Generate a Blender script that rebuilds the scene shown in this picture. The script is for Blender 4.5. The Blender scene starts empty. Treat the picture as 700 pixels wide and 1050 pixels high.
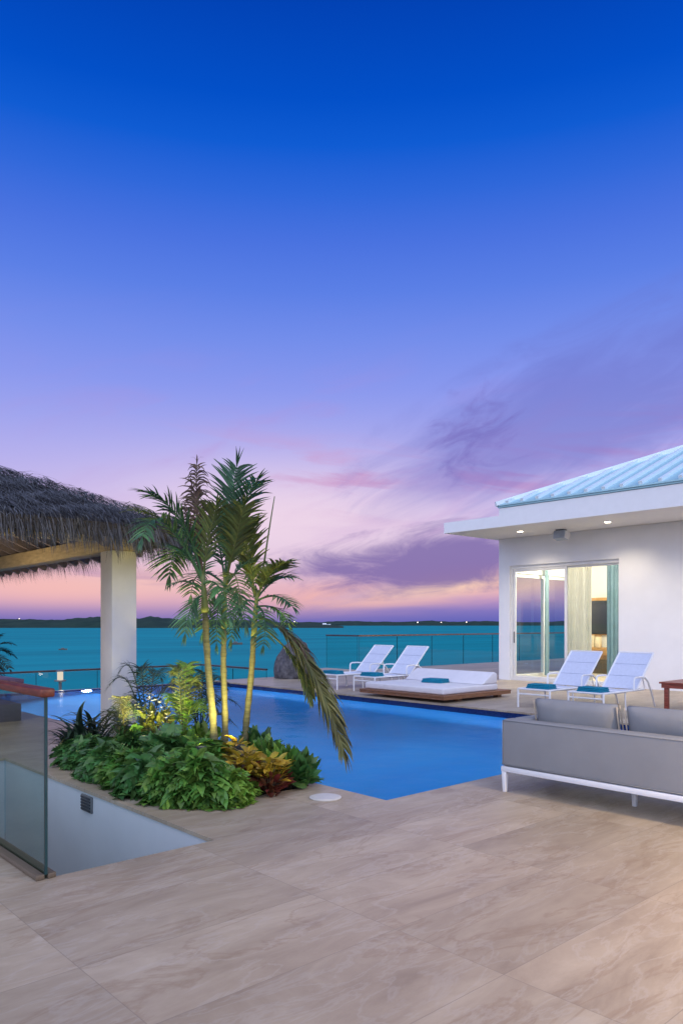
import bpy, bmesh, math, random
from mathutils import Vector, Matrix, Euler
R = math.radians
rnd = random.Random(11)
S = bpy.context.scene
COL = S.collection

# ------------------------------------------------------------------ camera
CAM_H, FPX, HY, CX = 1.5, 765.0, 640.0, 350.0
YAW = R(42.2)
FW = Vector((math.sin(YAW), math.cos(YAW), 0)); RT = Vector((math.cos(YAW), -math.sin(YAW), 0))
cd = bpy.data.cameras.new('camera'); cam = bpy.data.objects.new('camera', cd); COL.objects.link(cam)
cam.location = (0, 0, CAM_H); cam.rotation_euler = (R(90), 0, -YAW)
cd.sensor_fit = 'VERTICAL'; cd.sensor_height = 36.0; cd.lens = FPX / 1050 * 36
cd.shift_y = (HY - 525) / 1050; cd.clip_end = 80000; cd.clip_start = 0.05
S.camera = cam

def U(px, py, Z):
    """point of the place that lies Z metres ahead on the sight line px, py (used to survey the photograph)"""
    return Vector((0, 0, CAM_H)) + FW * Z + RT * ((px - CX) / FPX * Z) + Vector((0, 0, (HY - py) / FPX * Z))

def lin(r, g, b):
    def c(v):
        v /= 255.0
        return v / 12.92 if v <= .04045 else ((v + .055) / 1.055) ** 2.4
    return (c(r), c(g), c(b), 1)

# ------------------------------------------------------------------ materials
def newmat(name):
    m = bpy.data.materials.new(name); m.use_nodes = True
    nt = m.node_tree; nt.nodes.clear()
    out = nt.nodes.new('ShaderNodeOutputMaterial')
    return m, nt, out

def node(nt, typ, **kw):
    n = nt.nodes.new(typ)
    for k, v in kw.items():
        if k == 'inp':
            for i, val in v.items():
                n.inputs[i].default_value = val
        else:
            setattr(n, k, v)
    return n

def c4(c):
    return (c[0], c[1], c[2], 1)

def pmat(name, col, rough=.5, metal=0, var=.12, scale=6., bump=0., bscale=60., spec=.5, stretch=(1, 1, 1), col2=None, detail=4, coords='Object', island=0., transl=0.):
    """principled with a mottled base colour, optional bump, per-island value change and translucency"""
    m, nt, out = newmat(name); L = nt.links
    p = node(nt, 'ShaderNodeBsdfPrincipled', inp={'Roughness': rough, 'Metallic': metal, 'Specular IOR Level': spec})
    tc = node(nt, 'ShaderNodeTexCoord'); mp = node(nt, 'ShaderNodeMapping', inp={'Scale': stretch})
    L.new(tc.outputs[coords], mp.inputs[0])
    nz = node(nt, 'ShaderNodeTexNoise', inp={'Scale': scale, 'Detail': detail, 'Roughness': .6}); L.new(mp.outputs[0], nz.inputs[0])
    cr = node(nt, 'ShaderNodeValToRGB')
    a, b = cr.color_ramp.elements
    a.position, b.position = .3, .7
    if col2 is None:
        a.color = c4([max(0, x * (1 - var)) for x in col]); b.color = c4([min(1, x * (1 + var)) for x in col])
    else:
        a.color, b.color = c4(col), c4(col2)
    L.new(nz.outputs[0], cr.inputs[0])
    src = cr.outputs[0]
    if island:
        g = node(nt, 'ShaderNodeNewGeometry')
        mr = node(nt, 'ShaderNodeMapRange', inp={'To Min': 1 - island, 'To Max': 1 + island}); L.new(g.outputs['Random Per Island'], mr.inputs[0])
        hs = node(nt, 'ShaderNodeHueSaturation'); L.new(src, hs.inputs['Color']); L.new(mr.outputs[0], hs.inputs['Value'])
        mh = node(nt, 'ShaderNodeMapRange', inp={'To Min': .5 - island * .05, 'To Max': .5 + island * .05}); 
        ml = node(nt, 'ShaderNodeMath', operation='MULTIPLY', inp={1: 7.31}); fr = node(nt, 'ShaderNodeMath', operation='FRACT')
        L.new(g.outputs['Random Per Island'], ml.inputs[0]); L.new(ml.outputs[0], fr.inputs[0]); L.new(fr.outputs[0], mh.inputs[0]); L.new(mh.outputs[0], hs.inputs['Hue'])
        src = hs.outputs[0]
    L.new(src, p.inputs['Base Color'])
    if bump:
        n2 = node(nt, 'ShaderNodeTexNoise', inp={'Scale': bscale, 'Detail': 5}); L.new(mp.outputs[0], n2.inputs[0])
        bp = node(nt, 'ShaderNodeBump', inp={'Strength': bump, 'Distance': .02}); L.new(n2.outputs[0], bp.inputs['Height']); L.new(bp.outputs[0], p.inputs['Normal'])
    if transl:
        t = node(nt, 'ShaderNodeBsdfTranslucent'); L.new(src, t.inputs[0])
        mx = node(nt, 'ShaderNodeMixShader', inp={0: transl}); L.new(p.outputs[0], mx.inputs[1]); L.new(t.outputs[0], mx.inputs[2]); L.new(mx.outputs[0], out.inputs[0])
    else:
        L.new(p.outputs[0], out.inputs[0])
    return m

def emat(name, col, strength):
    m, nt, out = newmat(name)
    e = node(nt, 'ShaderNodeEmission', inp={0: c4(col), 1: strength}); nt.links.new(e.outputs[0], out.inputs[0])
    return m

def glass(name, tint, ior=1.45, rough=.0, bump=None, gain=1.0):
    m, nt, out = newmat(name); L = nt.links
    t = node(nt, 'ShaderNodeBsdfTransparent', inp={0: c4(tint)}); g = node(nt, 'ShaderNodeBsdfGlossy', inp={'Roughness': rough})
    fr = node(nt, 'ShaderNodeFresnel', inp={0: ior})
    ml = node(nt, 'ShaderNodeMath', operation='MULTIPLY', inp={1: gain}); L.new(fr.outputs[0], ml.inputs[0])
    ge = node(nt, 'ShaderNodeNewGeometry'); ff = node(nt, 'ShaderNodeMath', operation='SUBTRACT', inp={0: 1.}); L.new(ge.outputs['Backfacing'], ff.inputs[1])
    m2 = node(nt, 'ShaderNodeMath', operation='MULTIPLY'); L.new(ml.outputs[0], m2.inputs[0]); L.new(ff.outputs[0], m2.inputs[1]); ml = m2
    mx = node(nt, 'ShaderNodeMixShader'); L.new(ml.outputs[0], mx.inputs[0]); L.new(t.outputs[0], mx.inputs[1]); L.new(g.outputs[0], mx.inputs[2]); L.new(mx.outputs[0], out.inputs[0])
    if bump:
        tc = node(nt, 'ShaderNodeTexCoord'); mp = node(nt, 'ShaderNodeMapping', inp={'Scale': bump[2]}); L.new(tc.outputs['Object'], mp.inputs[0])
        nz = node(nt, 'ShaderNodeTexNoise', inp={'Scale': bump[0], 'Detail': 3}); L.new(mp.outputs[0], nz.inputs[0])
        bp = node(nt, 'ShaderNodeBump', inp={'Strength': bump[1], 'Distance': .05}); L.new(nz.outputs[0], bp.inputs['Height'])
        L.new(bp.outputs[0], g.inputs['Normal']); L.new(bp.outputs[0], fr.inputs['Normal'])
    return m

def tile_mat():
    m, nt, out = newmat('stone_tile'); L = nt.links
    p = node(nt, 'ShaderNodeBsdfPrincipled', inp={'Roughness': .55, 'Specular IOR Level': .35})
    tc = node(nt, 'ShaderNodeTexCoord'); sx = node(nt, 'ShaderNodeSeparateXYZ'); L.new(tc.outputs['Object'], sx.inputs[0])
    def M(op, a, b=None):
        n = node(nt, 'ShaderNodeMath', operation=op)
        for i, v in enumerate((a, b)):
            if v is None: continue
            if isinstance(v, (int, float)): n.inputs[i].default_value = v
            else: L.new(v, n.inputs[i])
        return n.outputs[0]
    px, py = 1.32, .64
    ux = M('DIVIDE', M('SUBTRACT', sx.outputs[0], 1.34), px); uy = M('DIVIDE', M('SUBTRACT', sx.outputs[1], 2.54), py)
    ix, iy = M('FLOOR', ux), M('FLOOR', uy)
    fx, fy = M('SUBTRACT', ux, ix), M('SUBTRACT', uy, iy)
    dx = M('MULTIPLY', M('MINIMUM', fx, M('SUBTRACT', 1.0, fx)), px); dy = M('MULTIPLY', M('MINIMUM', fy, M('SUBTRACT', 1.0, fy)), py)
    joint = M('LESS_THAN', M('MINIMUM', dx, dy), .0022)
    cid = node(nt, 'ShaderNodeCombineXYZ'); L.new(ix, cid.inputs[0]); L.new(iy, cid.inputs[1])
    wn = node(nt, 'ShaderNodeTexWhiteNoise', noise_dimensions='3D'); L.new(cid.outputs[0], wn.inputs[0])
    # every tile its own cut of the slab: shift the vein coordinates by a random vector
    off = node(nt, 'ShaderNodeVectorMath', operation='SCALE', inp={'Scale': 37.}); L.new(wn.outputs['Color'], off.inputs[0])
    mp = node(nt, 'ShaderNodeMapping', inp={'Scale': (.62, 1.9, 1), 'Rotation': (0, 0, R(-9))}); L.new(tc.outputs['Object'], mp.inputs[0])
    ad = node(nt, 'ShaderNodeVectorMath', operation='ADD'); L.new(mp.outputs[0], ad.inputs[0]); L.new(off.outputs[0], ad.inputs[1])
    n1 = node(nt, 'ShaderNodeTexNoise', inp={'Scale': 1.7, 'Detail': 12, 'Roughness': .68, 'Distortion': .5}); L.new(ad.outputs[0], n1.inputs[0])
    cr = node(nt, 'ShaderNodeValToRGB'); e = cr.color_ramp.elements
    e[0].position, e[0].color = .30, (.30, .234, .165, 1)
    e[1].position, e[1].color = .70, (.51, .43, .325, 1)
    x = e.new(.43); x.color = (.375, .30, .217, 1)
    x = e.new(.56); x.color = (.435, .357, .265, 1)
    L.new(n1.outputs[0], cr.inputs[0])
    # thin darker and paler veins
    n2 = node(nt, 'ShaderNodeTexNoise', inp={'Scale': 1.1, 'Detail': 7, 'Roughness': .6, 'Distortion': .7}); L.new(ad.outputs[0], n2.inputs[0])
    v = M('ABSOLUTE', M('SUBTRACT', n2.outputs[0], .5)); 
    vm = node(nt, 'ShaderNodeMapRange', inp={'From Min': 0., 'From Max': .022, 'To Min': .38, 'To Max': 0.}); L.new(v, vm.inputs[0])
    mv = node(nt, 'ShaderNodeMix', data_type='RGBA'); L.new(vm.outputs[0], mv.inputs[0]); L.new(cr.outputs[0], mv.inputs[6]); mv.inputs[7].default_value = (.27, .18, .11, 1)
    n4 = node(nt, 'ShaderNodeTexNoise', inp={'Scale': 2.3, 'Detail': 6, 'Roughness': .6, 'Distortion': .6}); L.new(ad.outputs[0], n4.inputs[0])
    v2 = M('ABSOLUTE', M('SUBTRACT', n4.outputs[0], .52))
    vm2 = node(nt, 'ShaderNodeMapRange', inp={'From Min': 0., 'From Max': .03, 'To Min': .3, 'To Max': 0.}); L.new(v2, vm2.inputs[0])
    mw = node(nt, 'ShaderNodeMix', data_type='RGBA'); L.new(vm2.outputs[0], mw.inputs[0]); L.new(mv.outputs[2], mw.inputs[6]); mw.inputs[7].default_value = (.52, .47, .41, 1)
    hs = node(nt, 'ShaderNodeHueSaturation'); L.new(mw.outputs[2], hs.inputs['Color'])
    tv = node(nt, 'ShaderNodeMapRange', inp={'To Min': .88, 'To Max': 1.1}); L.new(wn.outputs['Value'], tv.inputs[0]); L.new(tv.outputs[0], hs.inputs['Value'])
    mj = node(nt, 'ShaderNodeMix', data_type='RGBA'); L.new(M('MULTIPLY', joint, .5), mj.inputs[0]); L.new(hs.outputs[0], mj.inputs[6]); mj.inputs[7].default_value = (.2, .17, .14, 1)
    L.new(mj.outputs[2], p.inputs['Base Color'])
    n3 = node(nt, 'ShaderNodeTexNoise', inp={'Scale': 14, 'Detail': 8, 'Roughness': .65}); L.new(ad.outputs[0], n3.inputs[0])
    hgt = M('SUBTRACT', n3.outputs[0], joint)
    bp = node(nt, 'ShaderNodeBump', inp={'Strength': .22, 'Distance': .006}); L.new(hgt, bp.inputs['Height']); L.new(bp.outputs[0], p.inputs['Normal'])
    rr = node(nt, 'ShaderNodeMapRange', inp={'To Min': .34, 'To Max': .56}); L.new(n1.outputs[0], rr.inputs[0]); L.new(rr.outputs[0], p.inputs['Roughness'])
    L.new(p.outputs[0], out.inputs[0])
    return m

def water_mat():
    m, nt, out = newmat('pool_water'); L = nt.links
    t = node(nt, 'ShaderNodeBsdfRefraction', inp={0: (.80, .93, 1., 1), 'IOR': 1.33, 'Roughness': .03}); g = node(nt, 'ShaderNodeBsdfGlossy', inp={'Roughness': .06})
    fr = node(nt, 'ShaderNodeFresnel', inp={0: 1.33}); ml = node(nt, 'ShaderNodeMath', operation='MULTIPLY', inp={1: .17}); L.new(fr.outputs[0], ml.inputs[0])
    mx = node(nt, 'ShaderNodeMixShader'); L.new(ml.outputs[0], mx.inputs[0]); L.new(t.outputs[0], mx.inputs[1]); L.new(g.outputs[0], mx.inputs[2]); L.new(mx.outputs[0], out.inputs[0])
    tc = node(nt, 'ShaderNodeTexCoord'); nz = node(nt, 'ShaderNodeTexNoise', inp={'Scale': 2.6, 'Detail': 4}); L.new(tc.outputs['Object'], nz.inputs[0])
    bp = node(nt, 'ShaderNodeBump', inp={'Strength': .34, 'Distance': .05}); L.new(nz.outputs[0], bp.inputs['Height'])
    for n in (t, g, fr): L.new(bp.outputs[0], n.inputs['Normal'])
    return m

M = {}
M['tile'] = tile_mat()
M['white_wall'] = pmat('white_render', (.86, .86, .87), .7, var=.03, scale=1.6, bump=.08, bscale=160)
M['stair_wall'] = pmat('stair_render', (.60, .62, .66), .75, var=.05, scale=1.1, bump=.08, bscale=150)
M['soffit'] = pmat('soffit_paint', (.85, .84, .84), .7, var=.02)
M['roof'] = pmat('standing_seam', (.38, .62, .69), .42, .0, var=.05, scale=2)
M['seam'] = pmat('sky_lit_seam', (.78, .87, .90), .42, var=.03)  # paler than the pans to paint in sky light on the ribs
M['alu'] = pmat('white_aluminium', (.78, .78, .77), .35, var=.03)
M['lounger_alu'] = pmat('lounger_aluminium', (.8, .8, .82), .35, var=.03)
M['sling'] = pmat('white_sling', (.60, .64, .77), .75, var=.05, scale=20, bump=.15, bscale=300)
M['teal'] = pmat('teal_towelling', (.0, .21, .33), .9, var=.2, scale=30, bump=.5, bscale=220)
M['sofa'] = pmat('grey_weave', (.265, .268, .278), .88, var=.06, scale=3, bump=.25, bscale=420)
M['cushion'] = pmat('grey_cushion', (.275, .278, .288), .9, var=.07, scale=4, bump=.3, bscale=380)
M['piping'] = pmat('warm_lit_piping', (.55, .45, .34), .8)
M['mattress'] = pmat('white_canvas', (.74, .72, .76), .85, var=.04, scale=5, bump=.2, bscale=200)
M['teak'] = pmat('teak', (.23, .10, .045), .5, var=.35, scale=5, stretch=(1, 9, 9), bump=.2, bscale=30)
M['redwood'] = pmat('red_hardwood', (.25, .055, .035), .38, var=.4, scale=7, stretch=(9, 1, 9), bump=.1, bscale=40)
M['railwood'] = pmat('rail_hardwood', (.15, .033, .016), .35, var=.4, scale=7, stretch=(9, 1, 9), bump=.1, bscale=40)
M['dark_rail'] = pmat('dark_bronze_rail', (.05, .035, .035), .4, var=.15)
M['brown_rail'] = pmat('brown_rail', (.2, .1, .06), .45, var=.2)
M['dark_metal'] = pmat('dark_metal', (.035, .045, .055), .4, .3)
M['vent'] = pmat('grey_fixture', (.16, .17, .18), .45, .3)
M['column'] = pmat('column_render', (.68, .66, .66), .75, var=.06, scale=2.5, bump=.1, bscale=120)
M['beam'] = pmat('pale_timber', (.42, .33, .20), .65, var=.25, scale=5, stretch=(6, .8, 6), bump=.2, bscale=24)
M['rafter'] = pmat('grey_timber', (.2, .17, .19), .7, var=.25, scale=5, stretch=(1, 6, 6))
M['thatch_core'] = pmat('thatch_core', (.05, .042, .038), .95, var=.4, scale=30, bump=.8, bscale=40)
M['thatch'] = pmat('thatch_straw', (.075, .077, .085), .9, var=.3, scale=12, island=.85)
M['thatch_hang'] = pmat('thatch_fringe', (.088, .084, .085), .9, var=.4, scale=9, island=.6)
M['soil'] = pmat('soil', (.04, .03, .022), .95, var=.4, scale=20, bump=.8, bscale=30)
M['sea'] = None
M['trunk'] = pmat('palm_trunk', (.13, .125, .055), .7, var=.35, scale=7, stretch=(1, 1, 8), bump=.3, bscale=12)
M['shaft'] = pmat('crown_shaft', (.14, .17, .05), .55, var=.25, scale=6, stretch=(1, 1, 3))
M['palm'] = pmat('palm_leaf', (.055, .14, .065), .5, var=.3, scale=3, island=.5, transl=.28)
M['palm_olive'] = pmat('palm_leaf_olive', (.11, .145, .04), .5, var=.3, scale=3, island=.45, transl=.3)
M['palm_dark'] = pmat('palm_leaf_dark', (.03, .06, .034), .5, var=.3, scale=3, island=.5, transl=.2)
M['palm_dead'] = pmat('palm_leaf_dry', (.13, .085, .055), .8, var=.4, scale=5, island=.5, transl=.15)
M['palm_brown'] = pmat('palm_leaf_browning', (.12, .125, .04), .65, var=.45, scale=2.5, island=.5, transl=.22)
M['fern'] = pmat('shrub_leaf', (.105, .235, .04), .45, var=.3, scale=4, island=.5, transl=.25)
M['fern_dark'] = pmat('shrub_leaf_dark', (.07, .175, .045), .42, var=.3, scale=4, island=.5, transl=.2)
M['fern_light'] = pmat('shrub_leaf_light', (.17, .32, .045), .45, var=.3, scale=4, island=.45, transl=.28)
M['croton_gold'] = pmat('croton_leaf_gold', (.42, .30, .03), .45, var=.35, scale=8, island=.4, transl=.25)
M['croton_red'] = pmat('croton_leaf_red', (.16, .045, .025), .45, var=.5, scale=8, island=.5, transl=.2)
M['varieg'] = pmat('variegated_leaf', (.16, .19, .04), .5, var=.5, scale=12, island=.4, transl=.25)
M['petal'] = pmat('pale_petal', (.75, .70, .55), .6, var=.1, transl=.2)
M['bark'] = pmat('stem', (.08, .06, .035), .8)
M['boulder'] = pmat('boulder_stone', (.03, .03, .037), .9, scale=9, col2=(.14, .13, .14), bump=1., bscale=14, detail=8)
M['lid'] = pmat('pale_lid', (.62, .60, .57), .5, var=.05)
M['tub_dark'] = pmat('dark_table_stone', (.07, .07, .085), .6, var=.25, scale=14)
M['tub_top'] = pmat('plum_table_top', (.16, .09, .14), .5, var=.35, scale=40)
M['hill'] = pmat('scrub_hill', (.014, .038, .03), .95, scale=.012, col2=(.04, .075, .05), spec=.1, detail=8)
M['sand'] = pmat('shore_sand', (.2, .19, .17), .9)
M['speaker'] = pmat('speaker_grey', (.40, .46, .56), .55)
M['room'] = pmat('room_paint', (.80, .78, .72), .8, var=.02)
M['roomfloor'] = pmat('room_floor', (.5, .43, .34), .5, var=.1, scale=2)
M['sheer'] = pmat('sheer_curtain', (.78, .76, .69), .85, var=.05, transl=.35)
M['tealcurtain'] = pmat('teal_drape', (.30, .43, .48), .85, var=.1, transl=.25)
M['screen'] = pmat('television_screen', (.03, .035, .04), .25)
M['oak'] = pmat('oak', (.5, .27, .09), .5, var=.2, scale=5, stretch=(6, 1, 1))
M['book'] = pmat('pale_box', (.8, .68, .46), .7, var=.1)
M['boat'] = pmat('boat_hull', (.12, .11, .1), .5)
M['boatw'] = pmat('boat_white', (.8, .8, .8), .4)
M['pooltile'] = pmat('pool_plaster', (.018, .215, .58), .6, var=.10, scale=.5, col2=(.03, .285, .68), detail=2)
M['waterline'] = pmat('waterline_mosaic', (.006, .02, .11), .25, var=.4, scale=40)
M['pane'] = glass('clear_pane', (.93, .97, .96), 1.5)
M['rail_glass'] = glass('rail_glass', (.86, .96, .95), 1.5)
M['stair_glass'] = glass('stair_glass', (.74, .84, .82), 1.35)
M['glass_edge'] = pmat('glass_edge', (.012, .05, .055), .2)
M['water'] = water_mat()
M['lampw'] = emat('warm_lens', (1., .86, .62), 22.)
M['lampcool'] = emat('pool_lens', (.75, .9, 1.), 3.5)
M['lantern'] = emat('lantern_glow', (1., .9, .72), .75)
M['shorelight'] = emat('shore_light', (1., .85, .7), 3.5)

def sea_mat():
    m, nt, out = newmat('sea_water'); L = nt.links
    p = node(nt, 'ShaderNodeBsdfDiffuse'); gl = node(nt, 'ShaderNodeBsdfGlossy', inp={'Roughness': .35})
    tc = node(nt, 'ShaderNodeTexCoord'); mp = node(nt, 'ShaderNodeMapping', inp={'Scale': (.006, .028, 1), 'Rotation': (0, 0, YAW)}); L.new(tc.outputs['Object'], mp.inputs[0])
    nz = node(nt, 'ShaderNodeTexNoise', inp={'Scale': 1., 'Detail': 6, 'Roughness': .55}); L.new(mp.outputs[0], nz.inputs[0])
    cr = node(nt, 'ShaderNodeValToRGB'); e = cr.color_ramp.elements
    e[0].position, e[0].color = .3, (0.0, .21, .255, 1); e[1].position, e[1].color = .72, (0.0, .335, .385, 1)
    L.new(nz.outputs[0], cr.inputs[0]); L.new(cr.outputs[0], p.inputs[0])
    n2 = node(nt, 'ShaderNodeTexNoise', inp={'Scale': .5, 'Detail': 6}); L.new(tc.outputs['Object'], n2.inputs[0])
    bp = node(nt, 'ShaderNodeBump', inp={'Strength': .35, 'Distance': .4}); L.new(n2.outputs[0], bp.inputs['Height']); L.new(bp.outputs[0], p.inputs['Normal']); L.new(bp.outputs[0], gl.inputs['Normal'])
    mx = node(nt, 'ShaderNodeMixShader', inp={0: .06}); L.new(p.outputs[0], mx.inputs[1]); L.new(gl.outputs[0], mx.inputs[2]); p = mx
    L.new(p.outputs[0], out.inputs[0]); return m
M['sea'] = sea_mat()

# ------------------------------------------------------------------ object helpers
def tag(o, label=None, cat=None, group=None, kind=None):
    if label: o['label'] = label
    if cat: o['category'] = cat
    if group: o['group'] = group
    if kind: o['kind'] = kind
    return o

def thing(name, label, cat, loc=(0, 0, 0), rotz=0, group=None):
    o = bpy.data.objects.new(name, None); COL.objects.link(o)
    o.location = loc; o.rotation_euler = (0, 0, rotz); o.empty_display_size = .1
    return tag(o, label, cat, group)

def root_loc(p):
    while p.parent is not None: p = p.parent
    return Vector(p.location)

class MB:
    def __init__(s): s.v, s.f = [], []
    def add(s, vs, fs):
        b = len(s.v); s.v.extend(Vector(x) for x in vs); s.f.extend(tuple(b + i for i in f) for f in fs); return s
    def box(s, x0, x1, y0, y1, z0, z1):
        return s.add([(x0, y0, z0), (x1, y0, z0), (x1, y1, z0), (x0, y1, z0), (x0, y0, z1), (x1, y0, z1), (x1, y1, z1), (x0, y1, z1)],
                     [(3, 2, 1, 0), (4, 5, 6, 7), (0, 1, 5, 4), (1, 2, 6, 5), (2, 3, 7, 6), (3, 0, 4, 7)])
    def quad(s, a, b, c, d): return s.add([a, b, c, d], [(0, 1, 2, 3)])
    def bar(s, a, b, w, h, up=(0, 0, 1)):
        a, b = Vector(a), Vector(b); d = (b - a).normalized(); up = Vector(up)
        sd = d.cross(up).normalized() * w / 2; u = sd.cross(d).normalized() * h / 2
        vs = [a - sd - u, a + sd - u, a + sd + u, a - sd + u, b - sd - u, b + sd - u, b + sd + u, b - sd + u]
        return s.add(vs, [(0, 1, 2, 3), (7, 6, 5, 4), (0, 4, 5, 1), (1, 5, 6, 2), (2, 6, 7, 3), (3, 7, 4, 0)])
    def tube(s, pts, r, n=8, cap=True):
        pts = [Vector(p) for p in pts]; rs = r if isinstance(r, (list, tuple)) else [r] * len(pts)
        rings = []; prev = None
        for i, p in enumerate(pts):
            d = (pts[min(i + 1, len(pts) - 1)] - pts[max(i - 1, 0)]).normalized()
            if prev is None:
                ref = Vector((0, 0, 1)) if abs(d.z) < .9 else Vector((1, 0, 0)); a = d.cross(ref).normalized()
            else:
                a = (prev - d * prev.dot(d)).normalized()
            prev = a; b = d.cross(a)
            rings.append([p + (a * math.cos(2 * math.pi * k / n) + b * math.sin(2 * math.pi * k / n)) * rs[i] for k in range(n)])
        vs = [v for ring in rings for v in ring]; fs = []
        for i in range(len(pts) - 1):
            for k in range(n):
                fs.append((i * n + k, i * n + (k + 1) % n, (i + 1) * n + (k + 1) % n, (i + 1) * n + k))
        if cap: fs += [tuple(range(n - 1, -1, -1)), tuple((len(pts) - 1) * n + k for k in range(n))]
        return s.add(vs, fs)
    def lathe(s, c, prof, n=24, cap=True):
        c = Vector(c); vs = []; fs = []
        for r, z in prof:
            vs += [c + Vector((r * math.cos(2 * math.pi * k / n), r * math.sin(2 * math.pi * k / n), z)) for k in range(n)]
        for i in range(len(prof) - 1):
            for k in range(n): fs.append((i * n + k, i * n + (k + 1) % n, (i + 1) * n + (k + 1) % n, (i + 1) * n + k))
        if cap: fs += [tuple(range(n - 1, -1, -1)), tuple((len(prof) - 1) * n + k for k in range(n))]
        return s.add(vs, fs)
    def prism(s, poly, y0, y1, axis='y'):
        """poly in (x,z) extruded along y (or (y,z) along x)"""
        n = len(poly)
        mk = (lambda p, t: (p[0], t, p[1])) if axis == 'y' else (lambda p, t: (t, p[0], p[1]))
        vs = [mk(p, y0) for p in poly] + [mk(p, y1) for p in poly]
        fs = [tuple(range(n)), tuple(range(2 * n - 1, n - 1, -1))] + [(i, i + n, (i + 1) % n + n, (i + 1) % n) for i in range(n)]
        return s.add(vs, fs)
    def blade(s, p, d, nrm, L, W, droop=.3, k=3, prof=(.35, 1., .8, .05), fold=.18, wind=None):
        """one leaf: a strip of k segments folded along its midrib, bending towards the ground"""
        p = Vector(p); d = Vector(d).normalized(); nrm = Vector(nrm)
        pts = []; cur = p.copy(); dd = d.copy()
        for i in range(k + 1):
            pts.append((cur.copy(), dd.copy()))
            cur = cur + dd * (L / k)
            dd = dd + Vector((0, 0, -droop / k))
            if wind is not None: dd += wind / k
            dd.normalize()
        b = len(s.v)
        for i, (q, t) in enumerate(pts):
            x = i / k * (len(prof) - 1); j = min(int(x), len(prof) - 2); w = (prof[j] * (1 - (x - j)) + prof[j + 1] * (x - j)) * W / 2
            sd = t.cross(nrm)
            if sd.length < 1e-4: sd = t.cross(Vector((.3, .5, .8)))
            sd.normalize(); u = sd.cross(t)
            s.v += [q - sd * w + u * (fold * w), q, q + sd * w + u * (fold * w)]
        for i in range(k):
            a = b + i * 3
            s.f += [(a, a + 1, a + 4, a + 3), (a + 1, a + 2, a + 5, a + 4)]
        return s
    def build(s, name, mat, parent=None, smooth=False, bevel=0, segs=2, local=False):
        off = Vector() if (parent is None or local) else root_loc(parent)
        me = bpy.data.meshes.new(name); me.from_pydata([tuple(v - off) for v in s.v], [], s.f); me.update()
        if bevel:
            bm = bmesh.new(); bm.from_mesh(me)
            bmesh.ops.recalc_face_normals(bm, faces=bm.faces[:])
            bmesh.ops.bevel(bm, geom=bm.edges[:], offset=bevel, segments=segs, profile=.5, affect='EDGES', clamp_overlap=True)
            bm.to_mesh(me); bm.free()
        if smooth or bevel:
            for p in me.polygons: p.use_smooth = True
            if bevel or smooth == 'auto':
                try: me.set_sharp_from_angle(angle=R(40))
                except Exception: pass
        o = bpy.data.objects.new(name, me); COL.objects.link(o)
        if mat is not None: me.materials.append(mat if not isinstance(mat, str) else M[mat])
        if parent is not None: o.parent = parent
        return o

def bx(*a): return MB().box(*a)

def copy_tree(o, parent=None):
    kids = [x for x in S.objects if x.parent == o]
    c = o.copy(); COL.objects.link(c)
    if parent is not None: c.parent = parent
    for ch in kids: copy_tree(ch, c)
    return c

def pillow(name, mat, parent, size, M4, puff=.5, n=14, sag=0., seed=1):
    """soft cushion: superellipse-like swollen box; M4 places it in world coordinates"""
    r = random.Random(seed); sx, sy, sz = size; vs = []; fs = []
    mb = MB()
    def top(u, v, sgn):
        e = (1 - abs(u) ** 3.2) * (1 - abs(v) ** 3.2)
        e = max(0, e) ** .42
        wob = .012 * math.sin(5.1 * u + 2 * v + seed) * (1 - abs(u)) + .01 * math.sin(7 * v - 3 * u + seed * 2)
        return Vector((u * sx / 2 * (1 - .035 * (1 - e)), v * sy / 2 * (1 - .05 * (1 - e)), sgn * (sz / 2 * (.22 + .78 * e * (1 - puff) + puff * .78 * e ** 1.4) + wob * sz * 2 * e)))
    for sgn in (1, -1):
        b = len(vs)
        for i in range(n + 1):
            for j in range(n + 1):
                vs.append(top(-1 + 2 * i / n, -1 + 2 * j / n, sgn))
        for i in range(n):
            for j in range(n):
                q = (b + i * (n + 1) + j, b + (i + 1) * (n + 1) + j, b + (i + 1) * (n + 1) + j + 1, b + i * (n + 1) + j + 1)
                fs.append(q if sgn > 0 else q[::-1])
    N = (n + 1) ** 2
    ring = [i * (n + 1) for i in range(n + 1)] + [n * (n + 1) + j for j in range(1, n + 1)] + [i * (n + 1) + n for i in range(n - 1, -1, -1)] + [j for j in range(n - 1, 0, -1)]
    for a, b in zip(ring, ring[1:] + ring[:1]): fs.append((b, a, a + N, b + N))
    mb.add([M4 @ v for v in vs], fs)
    return mb.build(name, mat, parent, smooth=True)

def lamp(name, typ, loc, energy, col, parent=None, size=.05, aim=None, cone=100, blend=.5, shape=None):
    d = bpy.data.lights.new(name, typ); d.energy = energy; d.color = col[:3]
    if typ in ('POINT', 'SPOT'): d.shadow_soft_size = size
    if typ == 'SPOT': d.spot_size = R(cone); d.spot_blend = blend
    if typ == 'AREA': d.size = size
    o = bpy.data.objects.new(name, d); COL.objects.link(o); o.location = loc
    if aim is not None: o.rotation_euler = Vector(aim).to_track_quat('-Z', 'Y').to_euler()
    return o

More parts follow.
